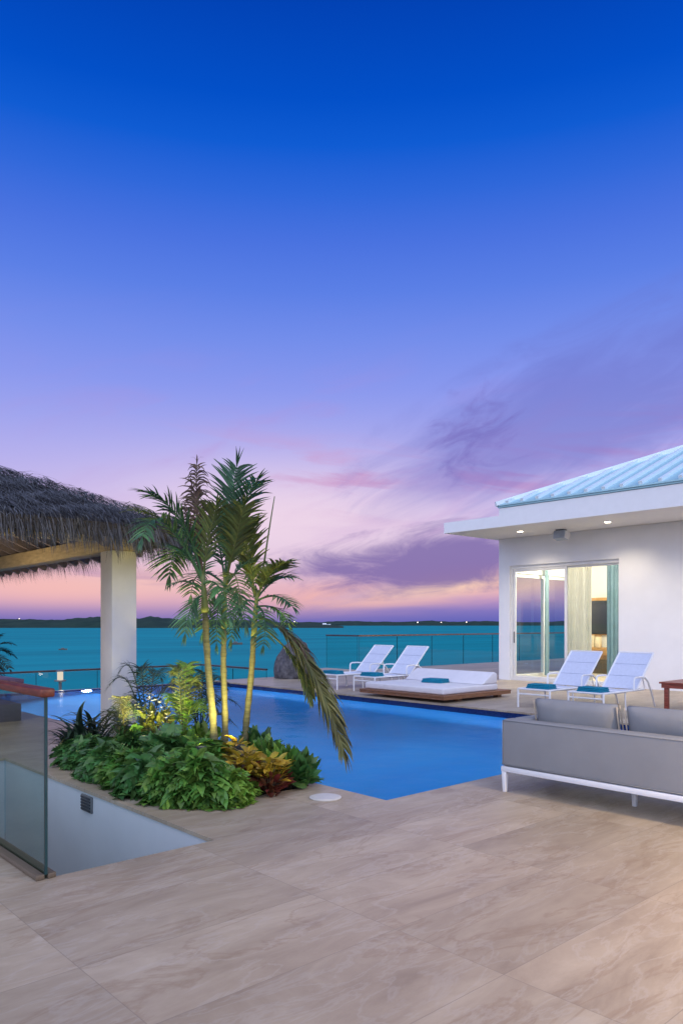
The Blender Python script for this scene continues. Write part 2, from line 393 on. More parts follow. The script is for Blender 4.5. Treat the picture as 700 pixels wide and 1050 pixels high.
# ================================================================== world: dusk sky
def build_world():
    w = bpy.data.worlds.new('World'); S.world = w; w.use_nodes = True
    nt = w.node_tree; nt.nodes.clear(); L = nt.links
    out = nt.nodes.new('ShaderNodeOutputWorld'); bg = nt.nodes.new('ShaderNodeBackground')
    tc = nt.nodes.new('ShaderNodeTexCoord'); sp = nt.nodes.new('ShaderNodeSeparateXYZ'); L.new(tc.outputs['Generated'], sp.inputs[0])
    def m(op, a, b=None, c=None):
        n = nt.nodes.new('ShaderNodeMath'); n.operation = op
        for i, v in enumerate((a, b, c)):
            if v is None: continue
            if isinstance(v, (int, float)): n.inputs[i].default_value = v
            else: L.new(v, n.inputs[i])
        return n.outputs[0]
    def mix(f, a, b, mode='MIX'):
        n = nt.nodes.new('ShaderNodeMix'); n.data_type = 'RGBA'; n.blend_type = mode
        for i, v in ((0, f), (6, a), (7, b)):
            if isinstance(v, (int, float)): n.inputs[i].default_value = v
            elif isinstance(v, tuple): n.inputs[i].default_value = v
            else: L.new(v, n.inputs[i])
        return n.outputs[2]
    x, y, z = sp.outputs
    # tangent-plane sky coordinates about the direction the terrace faces (azimuth u, height v): fixed to the sky itself
    az = m('SUBTRACT', m('ARCTAN2', x, y), YAW)
    az = m('SUBTRACT', az, m('MULTIPLY', m('ROUND', m('DIVIDE', az, 2 * math.pi)), 2 * math.pi))
    el = m('ARCSINE', m('MAXIMUM', m('MINIMUM', z, 1.), -1.))
    ramp = nt.nodes.new('ShaderNodeValToRGB'); cr = ramp.color_ramp
    stops = [(-60, (3, 40, 120)), (0, (2, 66, 180)), (100, (3, 80, 200)), (150, (16, 92, 211)), (200, (48, 104, 218)), (250, (74, 115, 224)), (300, (92, 128, 230)),
             (350, (116, 142, 235)), (400, (138, 153, 238)), (440, (158, 164, 238)), (480, (178, 174, 237)), (520, (197, 184, 234)), (550, (210, 190, 228)),
             (578, (214, 186, 214)), (600, (217, 176, 200)), (614, (186, 148, 196)), (627, (124, 114, 190)), (637, (98, 100, 184))]
    VM = .75
    while len(cr.elements) > 1: cr.elements.remove(cr.elements[-1])
    pos = lambda yy: math.atan((HY - yy) / FPX) / VM
    first = True
    for yy, c in sorted(stops, key=lambda q: pos(q[0])):
        if first: e = cr.elements[0]; e.position = pos(yy); first = False
        else: e = cr.elements.new(pos(yy))
        e.color = lin(*c)
    e = cr.elements.new(1.0); e.color = lin(2, 30, 95)
    L.new(m('DIVIDE', el, VM), ramp.inputs[0])
    col = ramp.outputs[0]
    def gauss(cx, cy, wx, wy, tilt=0.):
        a0 = math.atan((cx - CX) / FPX); e0 = math.atan((HY - cy) / FPX)
        da = m('SUBTRACT', az, a0); de = m('SUBTRACT', el, e0)
        if tilt:
            ct, st = math.cos(tilt), math.sin(tilt)
            da, de = m('ADD', m('MULTIPLY', da, ct), m('MULTIPLY', de, st)), m('SUBTRACT', m('MULTIPLY', de, ct), m('MULTIPLY', da, st))
        q = m('ADD', m('POWER', m('ABSOLUTE', m('DIVIDE', da, wx / FPX)), 2.), m('POWER', m('ABSOLUTE', m('DIVIDE', de, wy / FPX)), 2.))
        return m('EXPONENT', m('MULTIPLY', q, -1.))
    def noise(sx, sy, scale, seed, tilt=0., detail=7, rough=.55, dist=.0):
        c = nt.nodes.new('ShaderNodeCombineXYZ')
        ct, st = math.cos(tilt), math.sin(tilt)
        L.new(m('MULTIPLY', m('ADD', m('MULTIPLY', az, ct), m('MULTIPLY', el, st)), sx), c.inputs[0])
        L.new(m('MULTIPLY', m('SUBTRACT', m('MULTIPLY', el, ct), m('MULTIPLY', az, st)), sy), c.inputs[1]); c.inputs[2].default_value = seed
        n = nt.nodes.new('ShaderNodeTexNoise'); n.inputs['Scale'].default_value = scale; n.inputs['Detail'].default_value = detail; n.inputs['Roughness'].default_value = rough; n.inputs['Distortion'].default_value = dist
        L.new(c.outputs[0], n.inputs[0]); return n.outputs[0]
    def band(v, lo, hi):
        n = nt.nodes.new('ShaderNodeMapRange'); n.interpolation_type = 'SMOOTHSTEP'
        n.inputs[1].default_value = lo; n.inputs[2].default_value = hi; L.new(v, n.inputs[0]); return n.outputs[0]
    # broad pale glow over the set sun
    col = mix(m('MULTIPLY', gauss(295, 533, 190, 56), .78), col, lin(246, 220, 233))
    col = mix(m('MULTIPLY', gauss(60, 605, 170, 20), .85), col, lin(248, 190, 182))
    col = mix(m('MULTIPLY', gauss(170, 597, 70, 14), .55), col, lin(242, 196, 190))
    # lilac veils, streaked
    n0 = noise(1.6, 6., 3.2, 3.1, tilt=.22, dist=.6)
    col = mix(m('MULTIPLY', m('MULTIPLY', band(n0, .47, .72), gauss(400, 490, 300, 80, -.1)), .42), col, lin(186, 140, 205))
    # rosy streaks
    n1 = noise(1.5, 9., 3.0, 8.4, tilt=-.12, dist=.8)
    col = mix(m('MULTIPLY', m('MULTIPLY', band(n1, .44, .66), gauss(380, 490, 150, 24, -.15)), .8), col, lin(206, 150, 196))
    col = mix(m('MULTIPLY', m('MULTIPLY', band(n1, .40, .64), gauss(590, 480, 170, 30, .16)), .62), col, lin(194, 136, 192))
    # the diagonal bluish bank at the right
    n2 = noise(2.0, 5.2, 3.4, 1.7, tilt=.40, dist=1.1, detail=10, rough=.62)
    b2 = m('ADD', gauss(665, 405, 230, 60, .28), m('MULTIPLY', gauss(520, 455, 110, 46, .38), .85))
    b2 = m('ADD', b2, m('MULTIPLY', gauss(660, 452, 150, 26, .2), .6))
    col = mix(m('MULTIPLY', band(m('ADD', m('MULTIPLY', b2, .42), m('MULTIPLY', n2, m('MINIMUM', m('MULTIPLY', b2, 4.), 1.))), .42, 1.14), .54), col, lin(106, 112, 196))
    n5 = noise(2.6, 6.0, 5.0, 5.9, tilt=.5, dist=1.5, detail=10, rough=.62)
    col = mix(m('MULTIPLY', band(m('ADD', m('MULTIPLY', gauss(480, 452, 70, 42, .5), .4), m('MULTIPLY', n5, m('MINIMUM', m('MULTIPLY', gauss(480, 452, 110, 70, .5), 4.), 1.))), .70, 1.05), .6), col, lin(116, 104, 184))
    # peach light under the low bank
    n3 = noise(1.4, 7., 3.4, 12.2, tilt=.1, dist=.5)
    col = mix(m('MULTIPLY', m('MULTIPLY', band(n3, .3, .6), gauss(420, 606, 170, 15, .07)), .95), col, lin(250, 186, 170))
    col = mix(m('MULTIPLY', gauss(455, 602, 85, 10, .12), .8), col, lin(252, 212, 186))
    # the low violet bank
    n4 = noise(1.7, 5.4, 4.6, 21.3, tilt=.12, dist=1.0, detail=10, rough=.64)
    b4 = m('ADD', gauss(385, 582, 105, 26, .03), m('MULTIPLY', gauss(480, 566, 80, 26, .05), .9))
    b4 = m('ADD', b4, m('MULTIPLY', gauss(500, 590, 60, 12), .3))
    col = mix(m('MULTIPLY', band(m('ADD', m('MULTIPLY', b4, .5), m('MULTIPLY', n4, m('MINIMUM', m('MULTIPLY', b4, 5.), 1.))), .54, 1.06), .85), col, lin(118, 100, 168))
    # thin lilac streaks low at the left
    n6 = noise(1.2, 12., 3.0, 31., tilt=.0, dist=.4)
    col = mix(m('MULTIPLY', m('MULTIPLY', band(n6, .45, .62), gauss(60, 594, 140, 9)), .6), col, lin(168, 130, 176))
    # the rest of the dome, brightened behind the camera to light deck and walls
    back = m('MULTIPLY', m('ADD', x, 0.), -FW.x); back = m('SUBTRACT', back, m('MULTIPLY', y, FW.y))
    bk = nt.nodes.new('ShaderNodeMapRange'); bk.interpolation_type = 'SMOOTHSTEP'; bk.inputs[1].default_value = -.35; bk.inputs[2].default_value = .75; L.new(back, bk.inputs[0])
    up = nt.nodes.new('ShaderNodeMapRange'); up.inputs[1].default_value = .0; up.inputs[2].default_value = .07; L.new(z, up.inputs[0])
    col = mix(m('MULTIPLY', bk.outputs[0], up.outputs[0]), col, SKY_BACK)
    L.new(col, bg.inputs[0]); bg.inputs[1].default_value = 1.0
    L.new(bg.outputs[0], out.inputs[0])
SKY_BACK = (1.28, 1.46, 2.06, 1)
build_world()
sd = bpy.data.lights.new('deck_fill_sun', 'SUN'); sd.energy = .35; sd.angle = R(60); sd.color = (1., .92, .9)  # soft sun added behind the camera to brighten the deck
so = bpy.data.objects.new('deck_fill_sun', sd); COL.objects.link(so); so.rotation_euler = (FW * .8 + RT * .35 + Vector((0, 0, -.75))).to_track_quat('-Z', 'Y').to_euler()

# ================================================================== setting
PX0, PX1, PY0, PY1 = 4.55, 10.81, 4.45, 17.7      # pool
VX0, VX1, VY0, VY1 = 1.70, 2.83, 4.43, 8.75       # stairwell
BX0, BX1, BY0, BY1 = 3.22, 4.40, 5.32, 8.35       # planting bed
def deck():
    holes = [(PX0, PX1, PY0, PY1 + 9), (VX0, VX1, VY0, VY1), (BX0, BX1, BY0, BY1), (10.81, 15.2, 17.0, 30), (15.2, 16.85, 19.35, 30), (16.85, 34, 17.78, 30), (-12, PX0, 17.6, 30)]
    xs = sorted({-12, 34, PX0, PX1, VX0, VX1, BX0, BX1, 15.2, 16.85}); ys = sorted({-10, 19.35, PY0, PY1, VY0, VY1, BY0, BY1, 17.0, 17.6, 17.78})
    inside = lambda x, y: -12 < x < 34 and -10 < y < 19.35 and not any(a < x < b and c < y < d for a, b, c, d in holes)
    mb = MB()
    nx, ny = len(xs) - 1, len(ys) - 1
    cell = [[inside((xs[i] + xs[i + 1]) / 2, (ys[j] + ys[j + 1]) / 2) for j in range(ny)] for i in range(nx)]
    get = lambda i, j: 0 <= i < nx and 0 <= j < ny and cell[i][j]
    D = -.03
    for i in range(nx):
        for j in range(ny):
            if not cell[i][j]: continue
            a, b, c, d = xs[i], xs[i + 1], ys[j], ys[j + 1]
            mb.quad((a, c, 0), (b, c, 0), (b, d, 0), (a, d, 0))
            if not get(i - 1, j): mb.quad((a, d, D), (a, c, D), (a, c, 0), (a, d, 0))
            if not get(i + 1, j): mb.quad((b, c, D), (b, d, D), (b, d, 0), (b, c, 0))
            if not get(i, j - 1): mb.quad((a, c, D), (b, c, D), (b, c, 0), (a, c, 0))
            if not get(i, j + 1): mb.quad((b, d, D), (a, d, D), (a, d, 0), (b, d, 0))
    return mb
tag(deck().build('deck', 'tile'), kind='structure')
# retaining faces under the deck's outer edge
mb = MB()
mb.box(10.99, 15.18, 16.7, 16.98, -4, -.03).box(15.22, 16.83, 19.05, 19.33, -4, -.03).box(16.87, 34, 17.45, 17.76, -4, -.03).box(-12, 4.3, 17.3, 17.58, -4, -.03)
tag(mb.build('retaining_base', 'white_wall'), kind='structure')

# pool
mb = MB(); e = .006; DZ = -1.45; WL = -.105
a, b, c, d = PX0 - e, PX1 + e, PY0 - e, PY1 + e
zt = -.30
prof = [(0, zt), (.0, -.42), (.03, -.58), (.10, -.78), (.24, -.98), (.46, -1.16), (.80, -1.31), (1.3, -1.41), (1.9, DZ)]
for q, z in prof: mb.v += [Vector((a + q, c + q, z)), Vector((b - q, c + q, z)), Vector((b - q, d - q, z)), Vector((a + q, d - q, z))]
for i in range(len(prof) - 1):
    for k in range(4): mb.f.append((i * 4 + 4 + (k + 1) % 4, i * 4 + 4 + k, i * 4 + k, i * 4 + (k + 1) % 4))
i = (len(prof) - 1) * 4; mb.f.append((i, i + 1, i + 2, i + 3))
pool = tag(mb.build('pool_basin', 'pooltile', smooth='auto'), kind='structure')
mb = MB(); zb = -.028
mb.quad((a, c, zt), (a, 17.595, zt), (a, 17.595, zb), (a, c, zb)).quad((b, 16.99, zt), (b, c, zt), (b, c, zb), (b, 16.99, zb)).quad((b, c, zt), (a, c, zt), (a, c, zb), (b, c, zb))
# infinity lip: far edge and the end of the right edge
mb.box(PX0, PX1 + .18, PY1, PY1 + .16, -1.2, WL + .012)
mb.box(PX1 + .006, PX1 + .18, 17.0, PY1, -1.2, WL + .012)
mb.quad((b, d, zt), (a, d, zt), (a, d, WL + .012), (b, d, WL + .012))
tag(mb.build('pool_waterline', 'waterline'), kind='structure')
g = MB(); g.quad((PX0, PY0, WL), (PX1, PY0, WL), (PX1, PY1, WL), (PX0, PY1, WL))
tag(g.build('pool_water', 'water'), kind='structure')

# lower walkway beyond the infinity edge, hillside, sea
mb = bx(-12, 12.7, 17.9, 20.5, -1.2, -.9); mb.box(11.0, 12.7, 17.02, 17.9, -1.2, -.9)
tag(mb.build('walkway', 'tile'), kind='structure')
mb = MB(); rows = [(-30, -1.4), (16.9, -1.6), (20.6, -2.6), (30, -5.2), (42, -7.2), (60, -9.5)]
xs = [-60, -20, 0, 12, 24, 40, 80]
for (y0, z0), (y1, z1) in zip(rows, rows[1:]):
    for x0, x1 in zip(xs, xs[1:]):
        mb.quad((x0, y0, z0 - .0), (x1, y0, z0), (x1, y1, z1), (x0, y1, z1))
o = mb.build('hillside', 'soil'); tag(o, kind='structure')
# keep the hillside clear of the pool, the stairwell and the planting bed
o.location.z = -1.9
s_ = 45000.
mb = MB(); N = 24
mb.quad((-s_, -s_, -8), (s_, -s_, -8), (s_, s_, -8), (-s_, s_, -8))
tag(mb.build('sea', 'sea'), kind='structure')

def hills(name, prof, dist, depth, n=220, mat='hill', seed=1):
    r = random.Random(seed); mb = MB(); px0, px1 = prof[0][0], prof[-1][0]; rows = 9
    ph = [r.uniform(0, 6.28) for _ in range(8)]
    for i in range(n + 1):
        px = px0 + (px1 - px0) * i / n
        for (a, ya), (b, yb) in zip(prof, prof[1:]):
            if a <= px <= b: yy = ya + (yb - ya) * (px - a) / (b - a); break
        wob = sum(math.sin(px * (.05 * 1.7 ** k) + ph[k]) * .36 / 1.45 ** k for k in range(7))
        top = max(.05, (HY - yy + wob * min(1, (HY + 1.5 - yy) / 4)) / FPX * (dist + depth * .55) + 9.5)
        for j in range(rows + 1):
            t = j / rows; Z = dist + depth * t + 40 * math.sin(px * .03 + j)
            h = top * math.sin(min(1, t / .55) * math.pi / 2) ** .8 if t < .55 else top * math.cos((t - .55) / .45 * math.pi / 2)
            h += (math.sin(px * .31 + j * 2.1) * .05 + math.sin(px * .83 + j * 1.3) * .035) * top * (1 if 0 < j < rows else 0)
            p = FW * Z + RT * ((px - CX) / FPX * Z); mb.v.append(Vector((p.x, p.y, -8.3 + h * 1.0)))
    for i in range(n):
        for j in range(rows):
            q = i * (rows + 1) + j; mb.f.append((q, q + rows + 1, q + rows + 2, q + 1))
    return tag(mb.build(name, mat, smooth=True), kind='structure')
hills('hills', [(-500, 636), (-120, 634), (0, 635.4), (25, 635.2), (60, 635), (85, 633.6), (104, 632.2), (125, 633.4), (140, 634.6), (153, 632.4), (168, 633.8), (200, 635.2), (240, 636), (280, 637.4), (330, 640), (352, 642)], 1850, 900, seed=4)
hills('hills', [(225, 640), (270, 638), (330, 637.6), (400, 637.2), (440, 636.8), (470, 637.6), (505, 637), (560, 637.4), (700, 637), (1200, 636)], 4600, 1200, seed=9)

# ================================================================== stairwell
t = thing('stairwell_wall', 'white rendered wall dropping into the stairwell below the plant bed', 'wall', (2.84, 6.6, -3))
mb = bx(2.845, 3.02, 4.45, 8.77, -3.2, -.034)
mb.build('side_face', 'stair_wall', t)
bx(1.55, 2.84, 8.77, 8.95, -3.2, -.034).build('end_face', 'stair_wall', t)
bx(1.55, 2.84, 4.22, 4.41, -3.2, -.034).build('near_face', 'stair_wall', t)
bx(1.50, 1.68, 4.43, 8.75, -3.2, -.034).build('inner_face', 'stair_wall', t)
mb = MB()
for k in range(12):
    mb.box(1.69, 2.838, 8.7 - .3 * (k + 1), 8.7 - .3 * k, -3.2, -1.05 - .17 * k)
tag(mb.build('stair_flight', 'tile'), 'tiled stair flight going down between the white stairwell walls', 'stairs')
# louvred step light
L0 = U(90.5, 823.5, 6.25); zl = L0.z
yl = 6.35
Yl = 2.845 * (FW.y * 1 - 0) 
def y_at_x(px, X): 
    s = (px - CX) / FPX
    return X * (FW.y + RT.y * s) / (FW.x + RT.x * s)
yl0, yl1 = y_at_x(85, 2.843), y_at_x(95.5, 2.843)
Zl = 2.843 * FW.x + (yl0 + yl1) / 2 * FW.y
z0, z1 = CAM_H - (832 - HY) / FPX * Zl, CAM_H - (815.5 - HY) / FPX * Zl
t = thing('step_light', 'small grey louvred light set in the white stairwell wall', 'wall light', (2.84, (yl0 + yl1) / 2, z0))
bx(2.825, 2.8445, min(yl0, yl1), max(yl0, yl1), z0, z1).build('housing', 'vent', t, bevel=.004)
mb = MB()
for k in range(5):
    zz = z0 + (z1 - z0) * (k + .7) / 5.4
    mb.box(2.816, 2.8245, min(yl0, yl1) + .012, max(yl0, yl1) - .012, zz - .006, zz + .006)
mb.build('louvre', 'dark_metal', t)
# glass balustrade with hardwood handrail
t = thing('stair_balustrade', 'frameless glass balustrade with red hardwood handrail beside the stairwell', 'railing', (1.66, 6.5, 0))
bx(1.655, 1.667, 4.425, 8.7, .003, 1.07).build('glass_panel', 'stair_glass', t)
bx(1.653, 1.669, 4.409, 4.4245, .03, 1.07).build('glass_edge', 'glass_edge', t)
bx(1.62, 1.71, 4.395, 8.76, 1.0705, 1.122).build('handrail', 'railwood', t, bevel=.012, segs=3)
mb = bx(1.60, 1.652, 4.41, 8.74, .002, .032); mb.box(1.671, 1.72, 4.41, 8.74, .002, .032)
mb.build('base_channel', pmat('channel', (.13, .10, .07), .5), t, bevel=.004)

# low dark table at the pool edge
t = thing('low_table', 'low dark stone table with plum top slab behind the red handrail', 'table', (3.0, 12.4, 0))
bx(1.6, 4.10, 11.9, 13.1, 0.002, .27).build('base', 'tub_dark', t, bevel=.01)
bx(2.0, 3.8, 12.3, 12.9, .27, .585).build('stem', 'tub_dark', t)
bx(1.55, 4.13, 11.87, 13.13, .585, .65).build('top', 'tub_top', t, bevel=.008)

# skimmer lid
t = thing('skimmer_lid', 'round pale skimmer lid set flush in the deck by the pool corner', 'lid', (4.22, 4.86, 0))
MB().lathe((4.22, 4.86, 0), [(.135, .002), (.138, .010), (.13, .013)], 40).build('rim', 'lid', t, smooth='auto')
MB().lathe((4.22, 4.86, 0), [(.118, .0135), (.118, .016), (.05, .017)], 40).build('cover', 'lid', t, smooth='auto')

# planting bed soil
tag(bx(BX0 - .01, BX1 + .01, BY0 - .01, BY1 + .01, -.5, -.03).build('bed_soil', 'soil'), kind='structure')

# ================================================================== pavilion
PCX, PCY = 4.242, 8.86
t = thing('thatched_pavilion', 'thatched palapa pavilion with shaggy straw roof on a white square column', 'pavilion', (1.0, 12.0, 0))
CW = .165
for (cx, cy) in ((PCX, PCY), (PCX, 15.4), (-1.9, PCY), (-1.9, 15.4)):
    mb = bx(cx - CW, cx + CW, cy - CW, cy + CW, -.1, 2.412)
    mb.build('column', 'column', t, bevel=.012)
bx(PCX - .11, PCX + .11, PCY - .24, 15.6, 2.415, 2.62).build('beam', 'beam', t, bevel=.006)
bx(-2.01, -1.79, PCY - .2, 15.6, 2.415, 2.62).build('beam', 'beam', t, bevel=.006)
bx(-1.785, PCX - .115, PCY - .1, PCY + .1, 2.52, 2.66).build('beam', 'beam', t)
bx(-1.785, PCX - .115, 15.3, 15.5, 2.52, 2.66).build('beam', 'beam', t)
EX0, EX1, EY0, EY1 = -2.55, 4.80, 8.08, 16.1
SL = .43; ZE = 2.50
RXc = (EX0 + EX1) / 2; HW = (EX1 - EX0) / 2
def roof_z(x, y, base=ZE):
    d = min(x - EX0, EX1 - x, y - EY0, EY1 - y)
    return base + SL * d
ZR = ZE + SL * HW
# rafters
def rafter(a, b):
    MB().bar(a, b, .07, .12).build('rafter', 'rafter', t, bevel=0)
k = 0
y = PCY + .35
while y < 15.4:
    xi = EX1 - min(2.2, y - EY0)
    rafter((EX1 - .06, y, roof_z(EX1 - .06, y) - .075), (xi, y, roof_z(xi, y) - .075)); y += .42
x = PCX - .5
while x > -1.8:
    yi = EY0 + min(2.2, EX1 - x)
    rafter((x, EY0 + .06, roof_z(x, EY0 + .06) - .075), (x, yi, roof_z(x, yi) - .075)); x -= .45
# thatch: a dark core with thousands of straw stalks laid in courses, and a hanging fringe
core = MB()
TH = .16
c0 = [(EX0, EY0), (EX1, EY0), (EX1, EY1), (EX0, EY1)]; r0 = (RXc, EY0 + HW); r1 = (RXc, EY1 - HW)
for dz in (0., TH):
    V = [(c[0], c[1], ZE + dz) for c in c0] + [(r0[0], r0[1], ZR + dz), (r1[0], r1[1], ZR + dz)]
    F = [(0, 1, 4), (1, 2, 5, 4), (2, 3, 5), (3, 0, 4, 5)]
    core.add(V, F if dz else [f[::-1] for f in F])
for i in range(4):
    a, b = c0[i], c0[(i + 1) % 4]
    core.quad((a[0], a[1], ZE), (b[0], b[1], ZE), (b[0], b[1], ZE + TH), (a[0], a[1], ZE + TH))
thatch = core.build('thatch', 'thatch_core', t)
st = MB(); r = random.Random(5)
def stalk(mb, p, d, nrm, L, W, droop):
    p = Vector(p); d = Vector(d).normalized(); sdv = d.cross(Vector(nrm)).normalized() * (W / 2)
    q1 = p + d * L * .5; d2 = (d + Vector((0, 0, -droop))).normalized(); q2 = q1 + d2 * L * .5
    b = len(mb.v); mb.v += [p - sdv, p + sdv, q1 + sdv * .9, q1 - sdv * .9, q2 + sdv * .15, q2 - sdv * .15]
    mb.f += [(b, b + 1, b + 2, b + 3), (b + 3, b + 2, b + 4, b + 5)]
# (face: origin corner, along direction, inward direction, length of eave, dense range)
faces = [((EX1, EY0), (-1, 0), (0, 1), EX1 - EX0, (0, 3.4)), ((EX1, EY0), (0, 1), (-1, 0), EY1 - EY0, (0, 2.2)), ((EX0, EY0), (0, 1), (1, 0), EY1 - EY0, None), ((EX0, EY1), (1, 0), (0, -1), EX1 - EX0, None)]
for (o0, al, inn, LN, dense) in faces:
    al3, in3 = Vector((al[0], al[1], 0)), Vector((inn[0], inn[1], 0))
    down = (-in3 + Vector((0, 0, -SL))).normalized(); nrm = (in3 * -SL + Vector((0, 0, 1))).normalized()
    rows = 24
    for j in range(rows):
        dd = HW * (j + .2) / rows
        s0, s1 = dd, LN - dd
        s = s0
        while s < s1:
            dn = dense and dense[0] <= s <= dense[1] + dd
            step = .0048 if dn else .035
            s += step * r.uniform(.5, 1.5)
            dj = dd + r.uniform(-.07, .07) + .03 * math.sin(s * 9 + j * 2.1)
            if dj < .02: continue
            p = Vector((o0[0], o0[1], 0)) + al3 * s + in3 * dj
            lift = r.uniform(.0, .07) + .035 * math.sin(s * 5.3 + j * 1.7)
            p.z = ZE + TH + SL * dj + .03 + lift
            d = down + al3 * r.gauss(0, .34) + Vector((0, 0, r.uniform(-.05, .14)))
            stalk(st, p, d, nrm, r.uniform(.10, .30), r.uniform(.005, .012) * (1 if dn else 3), r.uniform(.05, .35))
# stray stalks along the hip
for i in range(900):
    q = r.uniform(0, 1) * HW; p = Vector((EX1 - q, EY0 + q, ZE + TH + SL * q + .04 + r.uniform(0, .05)))
    stalk(st, p, Vector((.6, -.6, -.3)) + Vector((r.gauss(0, .5), r.gauss(0, .5), r.gauss(0, .2))), (0, 0, 1), r.uniform(.12, .35), .012, .3)
st.build('straw_cover', 'thatch', t)['kind'] = 'stuff'
fr = MB()
for (o0, al, inn, LN, dense) in faces:
    al3, in3 = Vector((al[0], al[1], 0)), Vector((inn[0], inn[1], 0))
    s = 0.
    while s < LN:
        dn = dense and s <= dense[1] + (5.5 if al[1] else .3)
        s += (.0011 if dn else .012) * r.uniform(.4, 1.6)
        back = r.uniform(-.05, .34)
        p = Vector((o0[0], o0[1], 0)) + al3 * min(max(s, back * .0), LN) + in3 * back
        corner = max(0, 1 - min(s, LN - s) / .9)
        p.z = ZE + TH * r.uniform(.1, 1.35) + SL * max(back, 0)
        L = r.uniform(.19, .33) + .035 * math.sin(s * 8.3) + .03 * math.sin(s * 21) + .10 * corner
        d = -in3 * r.uniform(.05, .75) + Vector((0, 0, -1)) + al3 * r.gauss(0, .14)
        if corner > 0: d += -al3 * .3 * corner
        stalk(fr, p, d, in3 * -1, L * (1 if back < .12 else .8), r.uniform(.004, .010) * (1 if dn else 3), .5)
fr.build('straw_fringe', 'thatch_hang', t)['kind'] = 'stuff'
# assumed pavilion pendant, out of frame to the left, added to light the beam
t2 = thing('assumed_pendant', 'assumed unseen woven pendant lamp under the thatched roof', 'lamp', (2.6, 11.2, 2.2))
MB().lathe((2.6, 11.2, 2.2), [(.05, .25), (.16, .2), (.24, 0)], 24).build('shade', 'beam', t2, smooth=True)
MB().lathe((2.6, 11.2, 2.15), [(.02, -.06), (.06, 0), (.02, .06)], 16).build('bulb', 'lampw', t2, smooth=True)
MB().tube([(2.6, 11.2, 2.4), (2.6, 11.2, 3.6)], .008).build('cord', 'dark_metal', t2)
lamp('assumed_pendant_light', 'POINT', (2.6, 11.2, 2.0), 62, (1., .76, .42), size=.08)

# ================================================================== villa
WX, WY1 = 16.8, 12.16
v = thing('villa', 'white rendered villa with pale blue standing seam roof and deep soffit', 'house', (18, 6, 0))
DY0, DY1, DH = 8.72, 11.82, 3.06
mb = bx(WX, 17.05, -7, DY0, -.3, 3.805); mb.box(WX, 17.05, DY1, WY1, -.3, 3.805); mb.box(WX, 17.05, DY0, DY1, DH, 3.805)
mb.box(17.05, 17.25, 11.91, WY1, -.3, 3.805); mb.box(20.4, 21.25, 11.91, WY1, -.3, 3.805); mb.box(17.25, 20.4, 11.91, WY1, 2.9, 3.805)
mb.build('wall', 'white_wall', v)
mb = bx(21.0, 21.25, -7, 11.905, -.3, 3.805); mb.box(17.055, 20.995, 5.0, 5.15, .03, 3.69)
mb.build('inner_wall', 'room', v)
bx(17.055, 20.995, 5.15, 11.905, 3.69, 3.8).build('ceiling', 'room', v)
bx(17.06, 20.995, 5.15, 11.905, -.2, .03).build('floor', 'roomfloor', v)
FX = 14.7
mb = bx(FX, 22.6, 10.64, 12.33, 3.81, 4.08); mb.box(FX, 22.6, -8, 10.6395, 3.81, 4.25)
mb.build('soffit', 'soffit', v)
# roof
ex, ey, ez = FX - .05, 10.70, 4.335
rx = 18.55; rs = .42; hw = rx - ex; rz = ez + rs * hw; x2 = 2 * rx - ex
mb = bx(ex + .03, x2 - .03, -8, ey - .03, 4.262, 4.30)
mb.build('eave_trim', 'roof', v)
mb = MB()
for dz, flip in ((0, False), (-.035, True)):
    V = [(ex, ey, ez + dz), (rx, ey - hw, rz + dz), (rx, -8, rz + dz), (ex, -8, ez + dz), (x2, ey, ez + dz), (x2, -8, ez + dz)]
    F = [(0, 1, 2, 3)[::-1], (0, 4, 1)[::-1], (4, 5, 2, 1)[::-1]]
    mb.add(V, [f[::-1] for f in F] if flip else F)
mb.quad((ex, ey, ez), (ex, -8, ez), (ex, -8, ez - .035), (ex, ey, ez - .035)).quad((ex, ey, ez - .035), (x2, ey, ez - .035), (x2, ey, ez), (ex, ey, ez))
roof = mb.build('roof', 'roof', v)
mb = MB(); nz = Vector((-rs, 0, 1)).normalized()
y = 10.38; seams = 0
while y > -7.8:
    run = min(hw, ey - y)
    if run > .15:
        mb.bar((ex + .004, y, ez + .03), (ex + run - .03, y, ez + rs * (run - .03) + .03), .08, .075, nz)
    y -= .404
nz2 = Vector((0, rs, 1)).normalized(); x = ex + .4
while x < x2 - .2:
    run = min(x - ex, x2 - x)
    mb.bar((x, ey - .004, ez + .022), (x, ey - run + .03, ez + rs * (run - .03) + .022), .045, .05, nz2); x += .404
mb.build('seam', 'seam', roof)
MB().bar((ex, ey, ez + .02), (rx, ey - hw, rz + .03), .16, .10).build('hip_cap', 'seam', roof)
# sliding door
sdoor = MB(); fx = WX + .06
sdoor.box(fx, fx + .12, DY0 + .002, DY1 - .002, DH - .085, DH - .002).box(fx, fx + .12, DY0 + .002, DY1 - .002, .0, .05)
sdoor.box(fx, fx + .12, DY1 - .06, DY1 - .002, .05, DH - .085).box(fx, fx + .12, DY0 + .002, DY0 + .03, .05, DH - .085)
door = sdoor.build('sliding_door', 'alu', v)
ym = y_at_x(579, fx)
mb = MB()
def leaf_frame(mb, x0, x1, y0, y1, z0, z1, w):
    mb.box(x0, x1, y0, y0 + w, z0, z1).box(x0, x1, y1 - w, y1, z0, z1).box(x0, x1, y0 + w, y1 - w, z0, z0 + w).box(x0, x1, y0 + w, y1 - w, z1 - w, z1)
leaf_frame(mb, fx + .02, fx + .055, ym - .04, DY1 - .065, .055, DH - .09, .075); mb.build('leaf_frame', 'alu', door, bevel=.006)
mb = MB(); leaf_frame(mb, fx + .062, fx + .10, DY0 + .034, ym + .04, .055, DH - .09, .045); mb.build('leaf_frame', 'alu', door, bevel=.006)
bx(fx + .034, fx + .042, ym + .035, DY1 - .14, .13, DH - .165).build('pane', 'pane', door)
